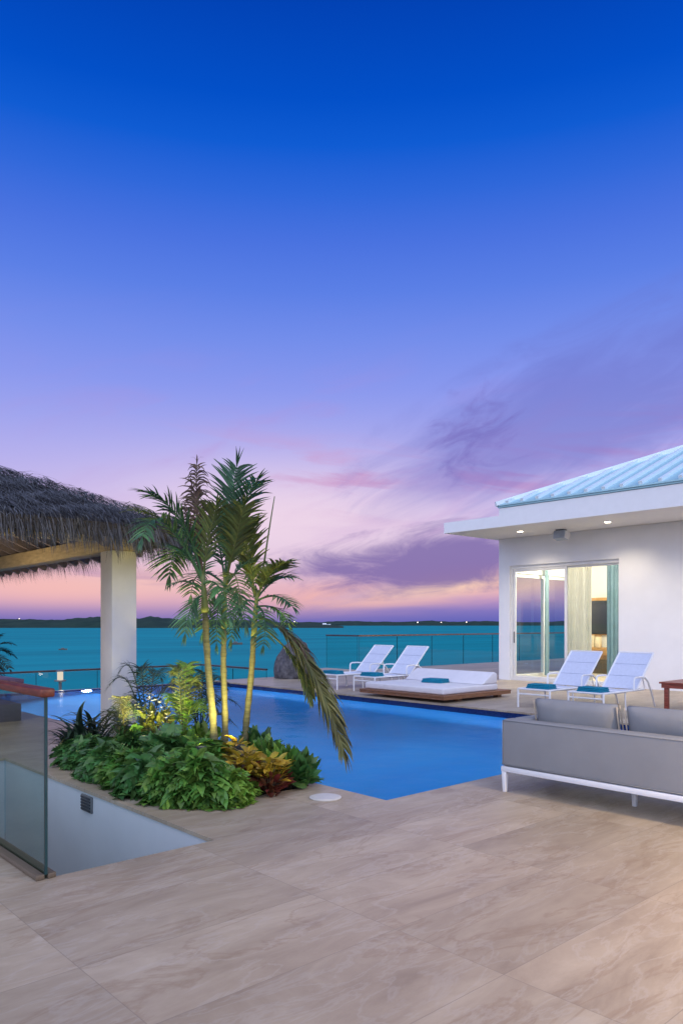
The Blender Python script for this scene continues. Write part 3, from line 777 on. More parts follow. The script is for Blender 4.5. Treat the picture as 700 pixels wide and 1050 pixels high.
bx(fx + .076, fx + .084, DY0 + .079, ym - .005, .10, DH - .135).build('pane', 'pane', door)
MB().bar((fx + .005, DY1 - .105, 1.0), (fx + .005, DY1 - .105, 1.3), .02, .03, (1, 0, 0)).build('handle', 'vent', door)
# side glazing of the corner room
sg = MB(); xm = 18.8
sg.box(17.252, 17.33, 12.0, 12.1, .0, 2.898).box(20.32, 20.398, 12.0, 12.1, .0, 2.898).box(17.33, 20.32, 12.0, 12.1, .0, .11).box(17.33, 20.32, 12.0, 12.1, 2.8, 2.898).box(xm - .07, xm + .07, 12.0, 12.1, .11, 2.8)
side = sg.build('side_glazing', 'alu', v)
bx(17.33, xm - .07, 12.04, 12.05, .11, 2.8).build('pane', 'pane', side)
bx(xm + .07, 20.32, 12.04, 12.05, .11, 2.8).build('pane', 'pane', side)

def curtain(name, mat, label, cat, a, b, z0, z1, amp=.045, waves=9, group=None):
    a, b = Vector(a), Vector(b); d = (b - a); Ln = d.length; d.normalize(); nn = Vector((-d.y, d.x, 0)); mb = MB(); n = waves * 8; rr = random.Random(len(label))
    ph = [rr.uniform(-.5, .5) for _ in range(n + 1)]
    for i in range(n + 1):
        u = i / n
        o_ = math.sin(u * waves * 2 * math.pi + .6 * math.sin(u * 7)) * amp * (1 + .3 * math.sin(u * 17))
        for z, k in ((z0, 1.15), (z0 + (z1 - z0) * .5, 1.), (z1, .7)):
            p = a + d * (u * Ln) + nn * o_ * k; mb.v.append(Vector((p.x, p.y, z)))
    for i in range(n):
        for j in range(2):
            q = i * 3 + j; mb.f.append((q, q + 3, q + 4, q + 1))
    o = mb.build(name, mat, smooth=True); return tag(o, label, cat, group)
curtain('sheer_curtain', 'sheer', 'cream sheer curtain gathered beside the middle stile of the sliding door', 'curtain', (17.25, y_at_x(606, 17.25), .05), (17.25, y_at_x(582, 17.25), .05), .05, 3.6, waves=8)
curtain('drape', 'tealcurtain', 'teal green drape at the right jamb of the sliding door', 'curtain', (17.2, y_at_x(636, 17.2), .05), (17.2, y_at_x(622, 17.2), .05), .05, 3.6, waves=4, amp=.05)
curtain('drape', 'tealcurtain', 'teal drape stacked at the far end of the side glazing', 'curtain', (19.75, 11.8, .05), (20.3, 11.8, .05), .05, 3.6, waves=5, amp=.04)
curtain('drape', 'tealcurtain', 'slim teal drape hanging next to the side glazing mullion', 'curtain', (18.5, 11.8, .05), (18.64, 11.8, .05), .05, 3.6, waves=2, amp=.03)
# furniture in the room
t = thing('television', 'black television in a pale timber surround on the bedroom wall', 'television', (20.95, 11.0, 1.2))
bx(20.93, 20.985, 9.8, 11.82, 1.17, 2.30).build('surround', 'oak', t)
bx(20.905, 20.929, 9.9, 11.80, 1.2, 2.21).build('screen', 'screen', t, bevel=.004)
t = thing('sideboard', 'oak sideboard under the television in the bedroom', 'cabinet', (20.75, 11.0, .03))
bx(20.55, 20.985, 9.6, 11.85, .58, .80).build('body', 'oak', t, bevel=.005)
bx(20.60, 20.98, 9.7, 11.75, .03, .45).build('plinth', 'bark', t)
bx(20.65, 20.98, 9.7, 11.6, .45, .58).build('apron', 'oak', t)
for k, (yy, hh, ww, lab) in enumerate(((11.62, .36, .09, 'pale boxed ornament at the window end of the sideboard'), (11.42, .33, .07, 'slimmer pale boxed ornament nearer the drape on the sideboard'))):
    t = thing('ornament_box', lab, 'ornament', (20.75, yy, .80))
    bx(20.68, 20.82, yy - ww, yy + ww, .802, .80 + hh).build('body', 'book', t, bevel=.008)
    bx(20.675, 20.825, yy - ww - .005, yy + ww + .005, .802 + hh, .83 + hh).build('lid', 'oak', t)
t = thing('table_lamp', 'small glowing globe lamp on a thin stand by the side glazing', 'lamp', (19.3, 11.45, .03))
MB().lathe((19.3, 11.45, .03), [(.13, 0), (.13, .02), (.012, .03), (.012, .85), (.03, .86)], 16).build('stand', 'vent', t, smooth='auto')
MB().lathe((19.3, 11.45, .89), [(.03, 0), (.075, .03), (.095, .09), (.075, .15), (.03, .18)], 16).build('globe', 'lantern', t, smooth=True)
t = thing('assumed_ceiling_lamp', 'assumed round flush ceiling lamp inside the bedroom', 'lamp', (18.9, 8.6, 3.6))  # assumed unseen fixture for the light in the room
MB().lathe((18.9, 8.6, 3.6), [(.2, 0), (.26, .03), (.26, .088)], 32).build('diffuser', 'lampw', t, smooth='auto')
lamp('assumed_room_light', 'POINT', (18.9, 8.6, 3.1), 330, (1., .88, .70), size=.2)
lamp('assumed_room_light', 'POINT', (18.6, 10.6, 3.2), 150, (1., .88, .70), size=.15)  # unseen extra lamp without a fixture, added to light the room

# downlights in the soffit; those past the frame are assumed, to light the deck
yy = 10.77
labs = ['lit recessed downlight nearest the open end of the soffit', 'lit recessed downlight between the soffit speaker and the right edge of the picture',
        'assumed lit recessed downlight in the soffit above the coffee table', 'assumed lit recessed downlight in the soffit beyond the coffee table', 'assumed lit recessed downlight in the soffit by the sitting area', 'assumed lit recessed downlight in the soffit near the camera']
for k in range(6):
    y0 = yy - 2.32 * k
    t = thing('downlight', labs[k], 'downlight', (15.76, y0, 3.81), group='downlights along the villa soffit')
    MB().lathe((15.76, y0, 3.802), [(.075, 0), (.085, .002), (.085, .008)], 28).build('trim_ring', 'alu', t)
    MB().lathe((15.76, y0, 3.797), [(.062, 0), (.062, .0045)], 24).build('lens', 'lampw', t)
    lamp('downlight_beam', 'SPOT', (15.76, y0, 3.78), 125, (1., .84, .60), size=.05, aim=(.12, 0, -1), cone=125, blend=.9)
t = thing('assumed_deck_lamp', 'assumed unseen warm shaded lamp on a slim post, added at the camera end of the terrace', 'lamp', (5.6, -1.0, 0))  # assumed off-frame lamp, added to warm and brighten the near deck
MB().lathe((5.6, -1.0, 0), [(.14, 0), (.14, .02), (.025, .04), (.025, 2.75), (.03, 2.78)], 16).build('post', 'dark_metal', t, smooth='auto')
MB().bar((5.6, -1.0, 2.72), (5.2, -.6, 2.72), .03, .03).build('arm', 'dark_metal', t)
MB().lathe((5.2, -.6, 2.62), [(.16, 0), (.10, .10), (.03, .12)], 24).build('lamp_shade', 'dark_metal', t, smooth='auto')
MB().lathe((5.2, -.6, 2.612), [(.13, 0), (.13, .004)], 24).build('lens', 'lampw', t)
lamp('assumed_deck_beam', 'SPOT', (5.2, -.6, 2.52), 700, (1., .70, .34), size=.10, aim=(-.22, .32, -1), cone=150, blend=.9)
# soffit speaker
sc = U(575.5, 546.5, 18.0)
t = thing('soffit_speaker', 'small grey loudspeaker bracketed under the villa soffit', 'loudspeaker', (16.3, 9.9, 3.6))
Ys = y_at_x(575, 16.2)
R3 = Matrix.Translation((16.2, Ys, 3.655)) @ Euler((0, R(12), 0)).to_matrix().to_4x4() @ Matrix.Scale(.8, 4)
def xform(mb, M4): mb.v = [M4 @ x for x in mb.v]; return mb
xform(MB().prism([(-.15, -.12), (-.15, .13), (.10, .13), (.16, .03), (.10, -.12)], -.19, .19), R3).build('cabinet', 'speaker', t, bevel=.012, segs=3)
xform(bx(-.160, -.1505, -.17, .17, -.10, .11), R3).build('grille', 'speaker', t, bevel=.003)
for y_ in (-.225, .1905): xform(MB().prism([(-.14, -.11), (-.14, .12), (.09, .12), (.15, .03), (.09, -.11)], y_, y_ + .0345), R3).build('end_cap', 'alu', t, bevel=.015, segs=3)
bx(16.12, 16.28, Ys - .1, Ys + .1, 3.735, 3.808).build('bracket', 'vent', t)

# ================================================================== railings
def glass_rail(name, label, runs, z0, ztop, wood, panel=1.4, t=None):
    a = runs[0][0]; th = thing(name, label, 'railing', (a[0], a[1], z0))
    for (p, q, wm) in runs:
        p, q = Vector((p[0], p[1], 0)), Vector((q[0], q[1], 0)); d = q - p; n = max(1, round(d.length / panel)); d /= n
        for k in range(n):
            u, w_ = p + d * (k + .006), p + d * (k + .994)
            MB().bar((u.x, u.y, (z0 + ztop) / 2), (w_.x, w_.y, (z0 + ztop) / 2), .012, ztop - z0 - .03).build('glass_panel', 'rail_glass', th)
            for e_ in (u, w_):
                dn = d.normalized() * .004 * (1 if e_ is w_ else -1)
                MB().bar((e_.x + dn.x * .2, e_.y + dn.y * .2, (z0 + ztop) / 2), (e_.x + dn.x, e_.y + dn.y, (z0 + ztop) / 2), .014, ztop - z0 - .04).build('panel_edge', 'glass_edge', th)
        MB().bar((p.x, p.y, ztop + .02), (q.x, q.y, ztop + .02), .07, .05).build('top_rail', wm, th, bevel=.008)
    return th
glass_rail('glass_railing', 'glass railing with brown top rail behind the white sun loungers', [((16.8, 17.68), (33, 17.68), 'brown_rail'), ((16.78, 19.27), (16.78, 17.72), 'dark_rail')], 0.0, 1.10, None, 1.75)
glass_rail('glass_railing', 'low glass railing with thin dark rail beyond the infinity edge', [((-8, 20.3), (12.5, 20.3), 'dark_rail'), ((12.5, 20.26), (12.5, 16.9), 'dark_rail')], -.9, .205, None, 1.7)
# lantern on the lower walkway
lp = U(62, 694, 19.9)
t = thing('bollard_lantern', 'small lit lantern beyond the infinity edge of the pool', 'lantern', (lp.x, lp.y, -.9))
MB().lathe((lp.x, lp.y, -.9), [(.09, 0), (.09, .02), (.04, .03), (.04, .86), (.15, .88), (.15, .91)], 20).build('post', 'vent', t, smooth='auto')
MB().lathe((lp.x, lp.y, .012), [(.075, 0), (.075, .22)], 16).build('lamp_glass', 'lantern', t)
MB().lathe((lp.x, lp.y, .234), [(.11, 0), (.11, .025), (.03, .05)], 16).build('cap', 'vent', t)
lamp('lantern_light', 'POINT', (lp.x - .05, lp.y - .2, .12), 1.5, (1., .9, .7), size=.06)

# boulder at the pool's far corner
def boulder():
    r = random.Random(8); bm = bmesh.new(); bmesh.ops.create_icosphere(bm, subdivisions=5, radius=1)
    from mathutils import noise as nz_
    for vtx in bm.verts:
        p = vtx.co.copy(); k = 1 + .16 * nz_.noise(p * 1.3) + .07 * nz_.noise(p * 3.7) + .03 * nz_.noise(p * 9)
        vtx.co = Vector((p.x * .62 * k, p.y * .55 * k, max(-.05, p.z) * 1.08 * k if p.z > 0 else p.z * .05))
    me = bpy.data.meshes.new('boulder'); bm.to_mesh(me); bm.free()
    for p in me.polygons: p.use_smooth = True
    o = bpy.data.objects.new('boulder', me); COL.objects.link(o); me.materials.append(M['boulder']); return o
b = boulder(); gp = U(303, 694.8, 20.9); b.location = (gp.x, gp.y, .0); b.rotation_euler = (0, 0, .4)
tag(b, 'mottled grey brown rounded boulder standing at the far end of the pool deck', 'boulder')

# ================================================================== furniture
# sofa: back to the camera, along Y at X = 5.55
SX, SY1, SY0 = 5.55, 3.99, 1.93
t = thing('sofa', 'grey outdoor sofa on white metal frame turned towards the villa', 'sofa', (6.0, 2.96, 0))
bx(SX, SX + .16, SY0 + .17, SY1 - .0, .232, .652).build('backrest', 'sofa', t, bevel=.028, segs=4)
bx(SX + .163, SX + .86, SY1 - .17, SY1 - .002, .232, .652).build('armrest', 'sofa', t, bevel=.028, segs=4)
bx(SX + .002, SX + .86, SY0, SY0 + .167, .232, .652).build('armrest', 'sofa', t, bevel=.028, segs=4)
seat = bx(SX + .165, SX + .85, SY0 + .17, SY1 - .173, .235, .34).build('seat', 'sofa', t, bevel=.01)
for k in range(2):
    y1_ = SY1 - .175 - k * .857; y0_ = y1_ - .85
    pillow('seat_cushion', 'cushion', t, (.66, .85, .17), Matrix.Translation((SX + .50, (y0_ + y1_) / 2, .425)), .3, seed=k + 3)
fr_ = MB()
fr_.box(SX - .004, SX + .05, SY0 - .004, SY1 + .004, .184, .2315).box(SX + .81, SX + .865, SY0 - .004, SY1 + .004, .184, .2315)
fr_.box(SX + .05, SX + .81, SY1 - .05, SY1 + .004, .184, .2315).box(SX + .05, SX + .81, SY0 - .004, SY0 + .05, .184, .2315)
fr_.build('frame', 'lounger_alu', t, bevel=.006)
for (lx, ly, m_) in ((SX + .022, SY1 - .022, 'lounger_alu'), (SX + .84, SY1 - .022, 'lounger_alu'), (SX + .022, SY0 + .022, 'lounger_alu'), (SX + .84, SY0 + .022, 'lounger_alu'), (SX + .36, 2.93, 'lounger_alu')):
    mb = MB(); w0, w1 = .016, .023
    mb.add([(lx - w0, ly - w0, .001), (lx + w0, ly - w0, .001), (lx + w0, ly + w0, .001), (lx - w0, ly + w0, .001), (lx - w1, ly - w1, .1835), (lx + w1, ly - w1, .1835), (lx + w1, ly + w1, .1835), (lx - w1, ly + w1, .1835)],
           [(3, 2, 1, 0), (4, 5, 6, 7), (0, 1, 5, 4), (1, 2, 6, 5), (2, 3, 7, 6), (3, 0, 4, 7)])
    mb.build('leg', m_, t, bevel=.003)
pb = [t.children[0]] if False else [o for o in S.objects if o.parent == t and o.name.startswith('backrest')]
mb = MB()
for zz in (.246, .640): mb.tube([(SX - .001, SY0 + .18, zz), (SX - .001, SY1 - .012, zz)], .003, 6)
mb.tube([(SX - .001, SY1 - .012, .246), (SX - .001, SY1 - .012, .64)], .003, 6)
mb.build('piping', 'cushion', pb[0], smooth=True)
def back_cushion(y0, y1, seed):
    M4 = Matrix.Translation((SX + .30, (y0 + y1) / 2, .625)) @ Euler((0, R(-14), 0)).to_matrix().to_4x4() @ Euler((0, R(90), 0)).to_matrix().to_4x4()
    c = pillow('back_cushion', 'cushion', t, (.44, y1 - y0, .2), M4, .35, seed=seed)
    # piping down the ends, beige to paint in warm light on the cushion sides
    mb = MB()
    for sg in (-1, 1):
        for sd_ in (-1, 1):
            pts = [M4 @ Vector((u, sg * (y1 - y0) / 2 * .985, sd_ * .032 * (1 - (u / .23) ** 4 * .3))) for u in [-.205 + .41 * i / 8 for i in range(9)]]
            mb.tube(pts, .007, 6)
    mb.build('piping', 'piping', c, smooth=True)
back_cushion(3.01, 3.81, 2); back_cushion(2.13, 2.955, 5)

# sun loungers (local: x = foot to head, y = width)
def make_lounger():
    o = thing('sun_lounger', 'white', 'sun lounger', (0, 0, 0), 0, 'white sling sun loungers')
    W = .325; fr = MB(); A = .017
    for sgn in (-1, 1):
        fr.tube([(0.0, sgn * W, .335), (.6, sgn * W, .335), (1.42, sgn * W, .335)], A)
    fr.tube([(0, -W, .335), (0, W, .335)], A); fr.tube([(.01, -W, .245), (.01, W, .245)], A * .9); fr.tube([(1.42, -W, .335), (1.42, W, .335)], A); fr.tube([(.75, -W, .325), (.75, W, .325)], A * .8)
    fr.build('frame', 'lounger_alu', o, smooth='auto', local=True)
    for sgn in (-1, 1):
        MB().tube([(.0, sgn * W, .335), (.0, sgn * W, .001)], A).build('leg', 'lounger_alu', o, smooth='auto', local=True)
        MB().tube([(.80, sgn * (W - .035), .325), (.83, sgn * (W - .035), .001)], A * .8).build('leg', 'lounger_alu', o, smooth='auto', local=True)
        arm = [(1.0, sgn * (W + .03), .335), (1.0, sgn * (W + .03), .50), (1.02, sgn * (W + .03), .545), (1.07, sgn * (W + .03), .56), (1.25, sgn * (W + .03), .56), (1.40, sgn * (W + .03), .545), (1.52, sgn * (W + .03), .47), (1.66, sgn * (W + .03), .26), (1.80, sgn * (W + .03), .001)]
        MB().tube(arm, A).build('armrest', 'lounger_alu', o, smooth='auto', local=True)
    sl = MB(); n = 10
    for i in range(n + 1):
        u = i / n; z = .345 - .03 * math.sin(math.pi * u)
        sl.v += [Vector((.02 + 1.12 * u, -W + .01, z)), Vector((.02 + 1.12 * u, 0, z - .012)), Vector((.02 + 1.12 * u, W - .01, z))]
    for i in range(n):
        a = i * 3; sl.f += [(a, a + 3, a + 4, a + 1), (a + 1, a + 4, a + 5, a + 2)]
    base = list(sl.v); nb = len(base); sl.v += [v_ - Vector((0, 0, .006)) for v_ in base]; sl.f += [tuple(i + nb for i in f[::-1]) for f in sl.f[:]]
    sl.build('seat', 'sling', o, smooth='auto', local=True)
    bk = MB(); H = Vector((1.16, 0, .35)); T = Vector((1.80, 0, .97)); dv = T - H; nn = Vector((-dv.z, 0, dv.x)).normalized()
    for i in range(7):
        u = i / 6; p = H + dv * u - nn * .012 * math.sin(u * math.pi * 3) * .5
        for yy_ in (-W + .015, W - .015): bk.v.append(Vector((p.x, yy_, p.z)))
    for i in range(6): bk.f.append((i * 2, i * 2 + 1, i * 2 + 3, i * 2 + 2))
    base = list(bk.v); nb = len(base); bk.v += [v_ - nn * .008 for v_ in base]; bk.f += [tuple(i + nb for i in f[::-1]) for f in bk.f[:]]
    back = bk.build('backrest', 'sling', o, smooth='auto', local=True)
    bf = MB()
    for sgn in (-1, 1): bf.tube([H + Vector((0, sgn * W, 0)), T + Vector((0, sgn * W, 0))], A)
    bf.tube([T + Vector((0, -W, 0)), T + Vector((0, W, 0))], A)
    bf.tube([(1.5, -W + .08, .665), (1.62, -W + .08, .34)], A * .6).tube([(1.5, W - .08, .665), (1.62, W - .08, .34)], A * .6)
    bf.build('back_frame', 'lounger_alu', back, smooth='auto', local=True)
    sm = MB()
    for u in (.34, .67):
        p = H + dv * u + nn * .0045; sm.bar((p.x, -W + .02, p.z), (p.x, W - .02, p.z), .006, .004)
    sm.build('seam', pmat('sling_seam', (.36, .4, .54), .8), back, local=True)
    return o
L1 = make_lounger()
L1['label'] = 'white sling lounger with raised back in front of the sliding door'; L1.location = (11.43, 7.53, 0)
for (x, y, rz, lab) in ((11.55, 6.59, 0, 'white sling lounger between the sliding door and the red coffee table'), (11.45, 11.88, .02, 'white sling lounger standing directly behind the daybed'), (11.35, 12.98, -.02, 'white sling lounger at the pool edge by the corner of the glass railing')):
    c = copy_tree(L1); c.location = (x, y, 0); c.rotation_euler.z = rz; c['label'] = lab
# folded towels
def towel(x, y, z, lab, rz=0, sx=.3, sy=.46, h=.085):
    o = thing('folded_towel', lab, 'towel', (x, y, z), group='teal folded towels')
    M4 = Matrix.Translation((x, y, z)) @ Matrix.Rotation(rz, 4, 'Z')
    for k in range(3):
        hh = h / 3
        mb = xform(bx(-sx / 2 + .01 * k, sx / 2 - .005 * k, -sy / 2 + .006 * k, sy / 2 - .008 * k, hh * k + .001, hh * (k + 1)), M4)
        mb.build('fold', 'teal', o, bevel=.013, segs=3)
towel(11.67, 7.53, .34, 'teal towel folded on the foot of the lounger before the sliding door', .05)
towel(11.79, 6.59, .34, 'teal towel folded on the lounger nearest the red coffee table', -.04)
towel(11.69, 11.88, .34, 'teal towel folded on the lounger behind the daybed', .1)
towel(11.52, 13.0, .34, 'teal towel folded on the lounger by the glass corner', .0)
# daybed
t = thing('daybed', 'low white poolside daybed on a teak slatted platform', 'daybed', (11.9, 10.3, 0))
X0, X1, Y0, Y1 = 10.86, 13.0, 9.1, 11.42
pf = MB()
for k in range(12):
    w = (Y1 - Y0) / 12; pf.box(X0, X1, Y0 + w * k + .006, Y0 + w * (k + 1) - .006, .112, .14)
pl = pf.build('platform', 'teak', t)
mb = bx(X0 + .01, X0 + .06, Y0 + .01, Y1 - .01, .062, .1115); mb.box(X1 - .06, X1 - .01, Y0 + .01, Y1 - .01, .062, .1115); mb.box(X0 + .06, X1 - .06, Y0 + .01, Y0 + .06, .062, .1115); mb.box(X0 + .06, X1 - .06, Y1 - .06, Y1 - .01, .062, .1115)
mb.build('apron', 'teak', pl)
for lx in (X0 + .55, X1 - .3):
    for ly in (Y0 + .12, Y1 - .3):
        bx(lx, lx + .12, ly, ly + .12, .001, .0615).build('leg', 'teak', t)
MX0, MX1, MY0, MY1 = 11.0, 12.75, 9.25, 11.4
mat_ = bx(MX0, MX1, MY0, MY1, .141, .272).build('mattress', 'mattress', t, bevel=.035, segs=4)
poly = [(12.22, .274), (12.74, .274), (12.74, .48), (12.66, .515), (12.58, .50)]
MB().prism(poly, MY0 + .01, MY1 - .01).build('bolster', 'mattress', t, bevel=.03, segs=4)
towel(12.0, 10.3, .274, 'teal towel folded on the daybed mattress', .15, .34, .5)
# coffee table
t = thing('coffee_table', 'red brown hardwood coffee table in front of the villa wall', 'table', (13.7, 5.3, 0))
TX0, TX1, TY0, TY1 = 12.95, 14.2, 4.55, 5.98
tp = MB()
for k in range(9):
    w = (TX1 - TX0) / 9; tp.box(TX0 + w * k + .002, TX0 + w * (k + 1) - .002, TY0, TY1, .455, .485)
tp.build('tabletop', 'redwood', t)
mb = bx(TX0 + .03, TX0 + .06, TY0 + .03, TY1 - .03, .38, .4545); mb.box(TX1 - .06, TX1 - .03, TY0 + .03, TY1 - .03, .38, .4545).box(TX0 + .06, TX1 - .06, TY0 + .03, TY0 + .06, .38, .4545).box(TX0 + .06, TX1 - .06, TY1 - .06, TY1 - .03, .38, .4545)
mb.build('apron', 'redwood', t)
for lx in (TX0 + .062, TX1 - .132):
    for ly in (TY0 + .062, TY1 - .132):
        bx(lx, lx + .07, ly, ly + .07, .001, .454).build('leg', 'redwood', t, bevel=.004)

# ================================================================== palms
UP = Vector((0, 0, 1))
def bez(pts, n):
    out = []
    for i in range(n + 1):
        q = [Vector(p) for p in pts]; u = i / n
        while len(q) > 1: q = [a.lerp(b_, u) for a, b_ in zip(q, q[1:])]
        out.append(q[0])
    return out
WIND = RT * -.10 + UP * -.05
def frond(parent, mat, pts, ll=.34, n=30, w=.022, droop=.5, start=.18, fwd=.75, seed=1, spread=1., wind=None, r0=.011, curl=0.):
    r = random.Random(seed); c = bez(pts, 40); mb = MB()
    mb.tube(c, [r0 * (1 - .85 * i / 40) + .0015 for i in range(41)], 6)
    wnd = wind if wind is not None else WIND
    for i in range(n):
        u = start + (1 - start) * (i + r.uniform(-.2, .2)) / n; u = min(max(u, 0), .995)
        k = min(int(u * 40), 39); p = c[k].lerp(c[k + 1], u * 40 - k); tg = (c[k + 1] - c[k]).normalized()
        sd_ = tg.cross(UP)
        if sd_.length < .25: sd_ = tg.cross(FW) + sd_
        sd_.normalize(); nr = sd_.cross(tg).normalized()
        prof = math.sin(math.pi * (.12 + .80 * (u - start) / (1 - start))) ** .7
        for sg in (-1, 1):
            d = tg * (fwd + r.uniform(-.12, .12)) + sd_ * sg * spread * r.uniform(.75, 1.15) + nr * r.uniform(-.05, .35)
            L = ll * prof * r.uniform(.8, 1.15)
            mb.blade(p, d, nr, L, w * r.uniform(.75, 1.2), droop * r.uniform(.6, 1.5), 4, (.5, 1., .8, .5, .06), .25, wnd * r.uniform(.4, 1.5) + Vector((r.gauss(0, curl), r.gauss(0, curl), r.gauss(0, curl))))
    # terminal leaflets
    for sg in (-.35, 0, .35):
        d = (c[-1] - c[-3]).normalized() + RT * sg * .5
        mb.blade(c[-1], d, UP, ll * .55, w, droop, 3, (.5, 1., .6, .05), .2, wnd)
    return mb.build('frond', mat, parent)

def palm(label, base_px, Zb, trunk_px, r0, r1, fronds, seed, shaft_from):
    base = U(base_px[0], base_px[1], Zb); base.z = -.03
    t = thing('palm_tree', label, 'palm', base, group='slender palms in the pool planter')
    pts = [base] + [U(x, y, Zb + dz) for x, y, dz in trunk_px]
    c = bez(pts, 30) if len(pts) < 3 else []
    if not c:
        for a, b_ in zip(pts, pts[1:]): c += [a.lerp(b_, k / 8) for k in range(8)]
        c.append(pts[-1])
        for _ in range(4): c = [c[0]] + [(c[i - 1] + c[i] * 2 + c[i + 1]) / 4 for i in range(1, len(c) - 1)] + [c[-1]]
    n = len(c) - 1; rs = [r0 + (r1 - r0) * (i / n) + (.02 * max(0, 1 - i / n * 9)) + (.0045 if i % 3 == 0 else 0) for i in range(n + 1)]
    ks = int(n * shaft_from)
    MB().tube(c[:ks + 1], rs[:ks + 1], 12).build('trunk', 'trunk', t, smooth=True)
    sh = MB().tube(c[ks:], [rs[i] * (1.25 - .6 * (i - ks) / max(1, n - ks)) for i in range(ks, n + 1)], 12).build('crown_shaft', 'shaft', t, smooth=True)
    rr = random.Random(seed)
    for i, (mat, path, kw) in enumerate(fronds):
        dep = kw.pop('dep', rr.uniform(-.35, .35)); m_ = len(path)
        P_ = [U(x, y, Zb + dep * (j / (m_ - 1)) ** 1.2) for j, (x, y) in enumerate(path)]
        frond(t, mat, P_, seed=seed * 31 + i, **kw)
    return t

GA, GB, GC = 'palm', 'palm_olive', 'palm_dead'
palm('slender palm left of three with a dry brown spire above its crown', (221, 800), 7.3, [(219, 740, 0), (213, 680, .0), (210, 620, 0), (208, 585, 0)], .038, .023, [
    (GA, [(207, 590), (192, 520), (152, 506)], dict(ll=.36, n=30, w=.028, dep=-.3)),
    (GB, [(207, 594), (178, 525), (140, 524)], dict(ll=.34, n=30, w=.028, dep=.1)),
    (GA, [(207, 592), (160, 500), (146, 552)], dict(ll=.30, n=26, w=.026, dep=-.55)),
    (GA, [(207, 596), (180, 535), (174, 590)], dict(ll=.33, n=26, w=.026, dep=.35)),
    (GA, [(209, 606), (192, 590), (176, 600)], dict(ll=.16, n=12, w=.018, dep=-.2)),
    (GA, [(209, 612), (196, 608), (190, 650)], dict(ll=.24, n=18, w=.022, dep=-.3, fwd=1.1)),
    (GB, [(208, 592), (214, 545), (222, 520)], dict(ll=.30, n=22, w=.024, dep=-.2, fwd=1.2)),
    (GA, [(208, 600), (225, 585), (236, 632)], dict(ll=.26, n=20, w=.022, dep=-.4)),
    (GA, [(208, 598), (216, 560), (190, 540)], dict(ll=.3, n=22, w=.024, dep=.6)),
    (GC, [(206, 592), (200, 530), (202, 476)], dict(ll=.22, n=34, w=.017, droop=2.2, fwd=1.1, dep=.05, start=.25, curl=.55, spread=.8)),
    (GC, [(207, 590), (206, 530), (197, 498)], dict(ll=.2, n=24, w=.02, droop=2.0, fwd=1.0, dep=-.1, start=.3, curl=.6, spread=.7)),
    (GC, [(206, 590), (194, 540), (190, 520)], dict(ll=.15, n=16, w=.018, droop=2.2, dep=.1, start=.4, curl=.6, spread=.7)),
], 1, .74)
palm('slender palm in the middle with the tallest upright fronds', (230, 798), 7.5, [(231, 740, 0), (229, 680, .0), (230, 640, 0), (231, 585, 0)], .034, .021, [
    (GA, [(231, 592), (234, 530), (243, 478)], dict(ll=.36, n=30, w=.026, dep=-.1, fwd=1.1)),
    (GA, [(232, 595), (242, 520), (263, 494)], dict(ll=.34, n=28, w=.026, dep=-.3, fwd=.9)),
    (GA, [(231, 598), (224, 545), (217, 530)], dict(ll=.3, n=22, w=.024, dep=.3)),
    (GB, [(232, 594), (244, 545), (250, 520)], dict(ll=.32, n=26, w=.028, dep=-.35, fwd=1.1)),
    (GA, [(232, 600), (262, 555), (262, 600)], dict(ll=.28, n=22, w=.022, dep=.3)),
    (GA, [(231, 610), (245, 590), (252, 640)], dict(ll=.26, n=20, w=.022, dep=-.3)),
    (GA, [(231, 606), (214, 590), (208, 648)], dict(ll=.28, n=22, w=.022, dep=.2)),
    (GA, [(231, 600), (200, 570), (196, 610)], dict(ll=.26, n=20, w=.022, dep=.5)),
    (GA, [(231, 612), (222, 610), (222, 660)], dict(ll=.22, n=18, w=.02, dep=-.1)),
    (GB, [(231, 604), (240, 570), (246, 610)], dict(ll=.26, n=18, w=.022, dep=-.5)),
], 2, .72)
tC = palm('slender palm with a bare spear leaf and a browning frond over the pool', (249, 790), 7.8, [(252, 745, 0), (258, 690, .0), (261, 640, 0), (264, 605, 0)], .036, .023, [
    (GB, [(264, 612), (274, 585), (292, 577)], dict(ll=.32, n=26, w=.03, dep=-.2)),
    (GA, [(264, 613), (280, 590), (298, 592)], dict(ll=.28, n=24, w=.026, dep=.1)),
    (GA, [(264, 616), (284, 604), (300, 622)], dict(ll=.24, n=22, w=.022, dep=-.3)),
    (GA, [(264, 622), (286, 618), (296, 640)], dict(ll=.22, n=20, w=.02, dep=.3)),
    (GA, [(262, 612), (246, 570), (241, 524)], dict(ll=.30, n=26, w=.026, dep=-.2, fwd=1.0)),
    (GB, [(262, 612), (252, 560), (252, 535)], dict(ll=.34, n=26, w=.03, dep=-.45, fwd=1.1)),
    (GA, [(262, 618), (244, 606), (237, 655)], dict(ll=.28, n=22, w=.022, dep=.2)),
    (GA, [(263, 622), (276, 625), (270, 662)], dict(ll=.22, n=18, w=.02, dep=-.4)),
    ('palm_brown', [(262, 634), (290, 632), (316, 672), (334, 712), (352, 768)], dict(ll=.44, n=76, w=.03, droop=1.0, dep=-.5, start=.22, fwd=1.2, spread=.75, wind=RT * .12 + UP * -.25, r0=.014)),
    ('palm_dead', [(262, 630), (288, 640), (316, 660), (322, 694)], dict(ll=.30, n=34, w=.028, droop=1.4, dep=-.2, start=.2, fwd=1.0, spread=.7, r0=.012)),
    ('palm_olive', [(264, 640), (300, 664), (312, 690), (318, 716)], dict(ll=.2, n=22, w=.03, droop=1.2, dep=-.4, start=.3, fwd=1.2, spread=.6)),
], 3, .70)
sp = [U(267, 604, 7.8), U(273, 560, 7.8), U(281.5, 509, 7.8)]
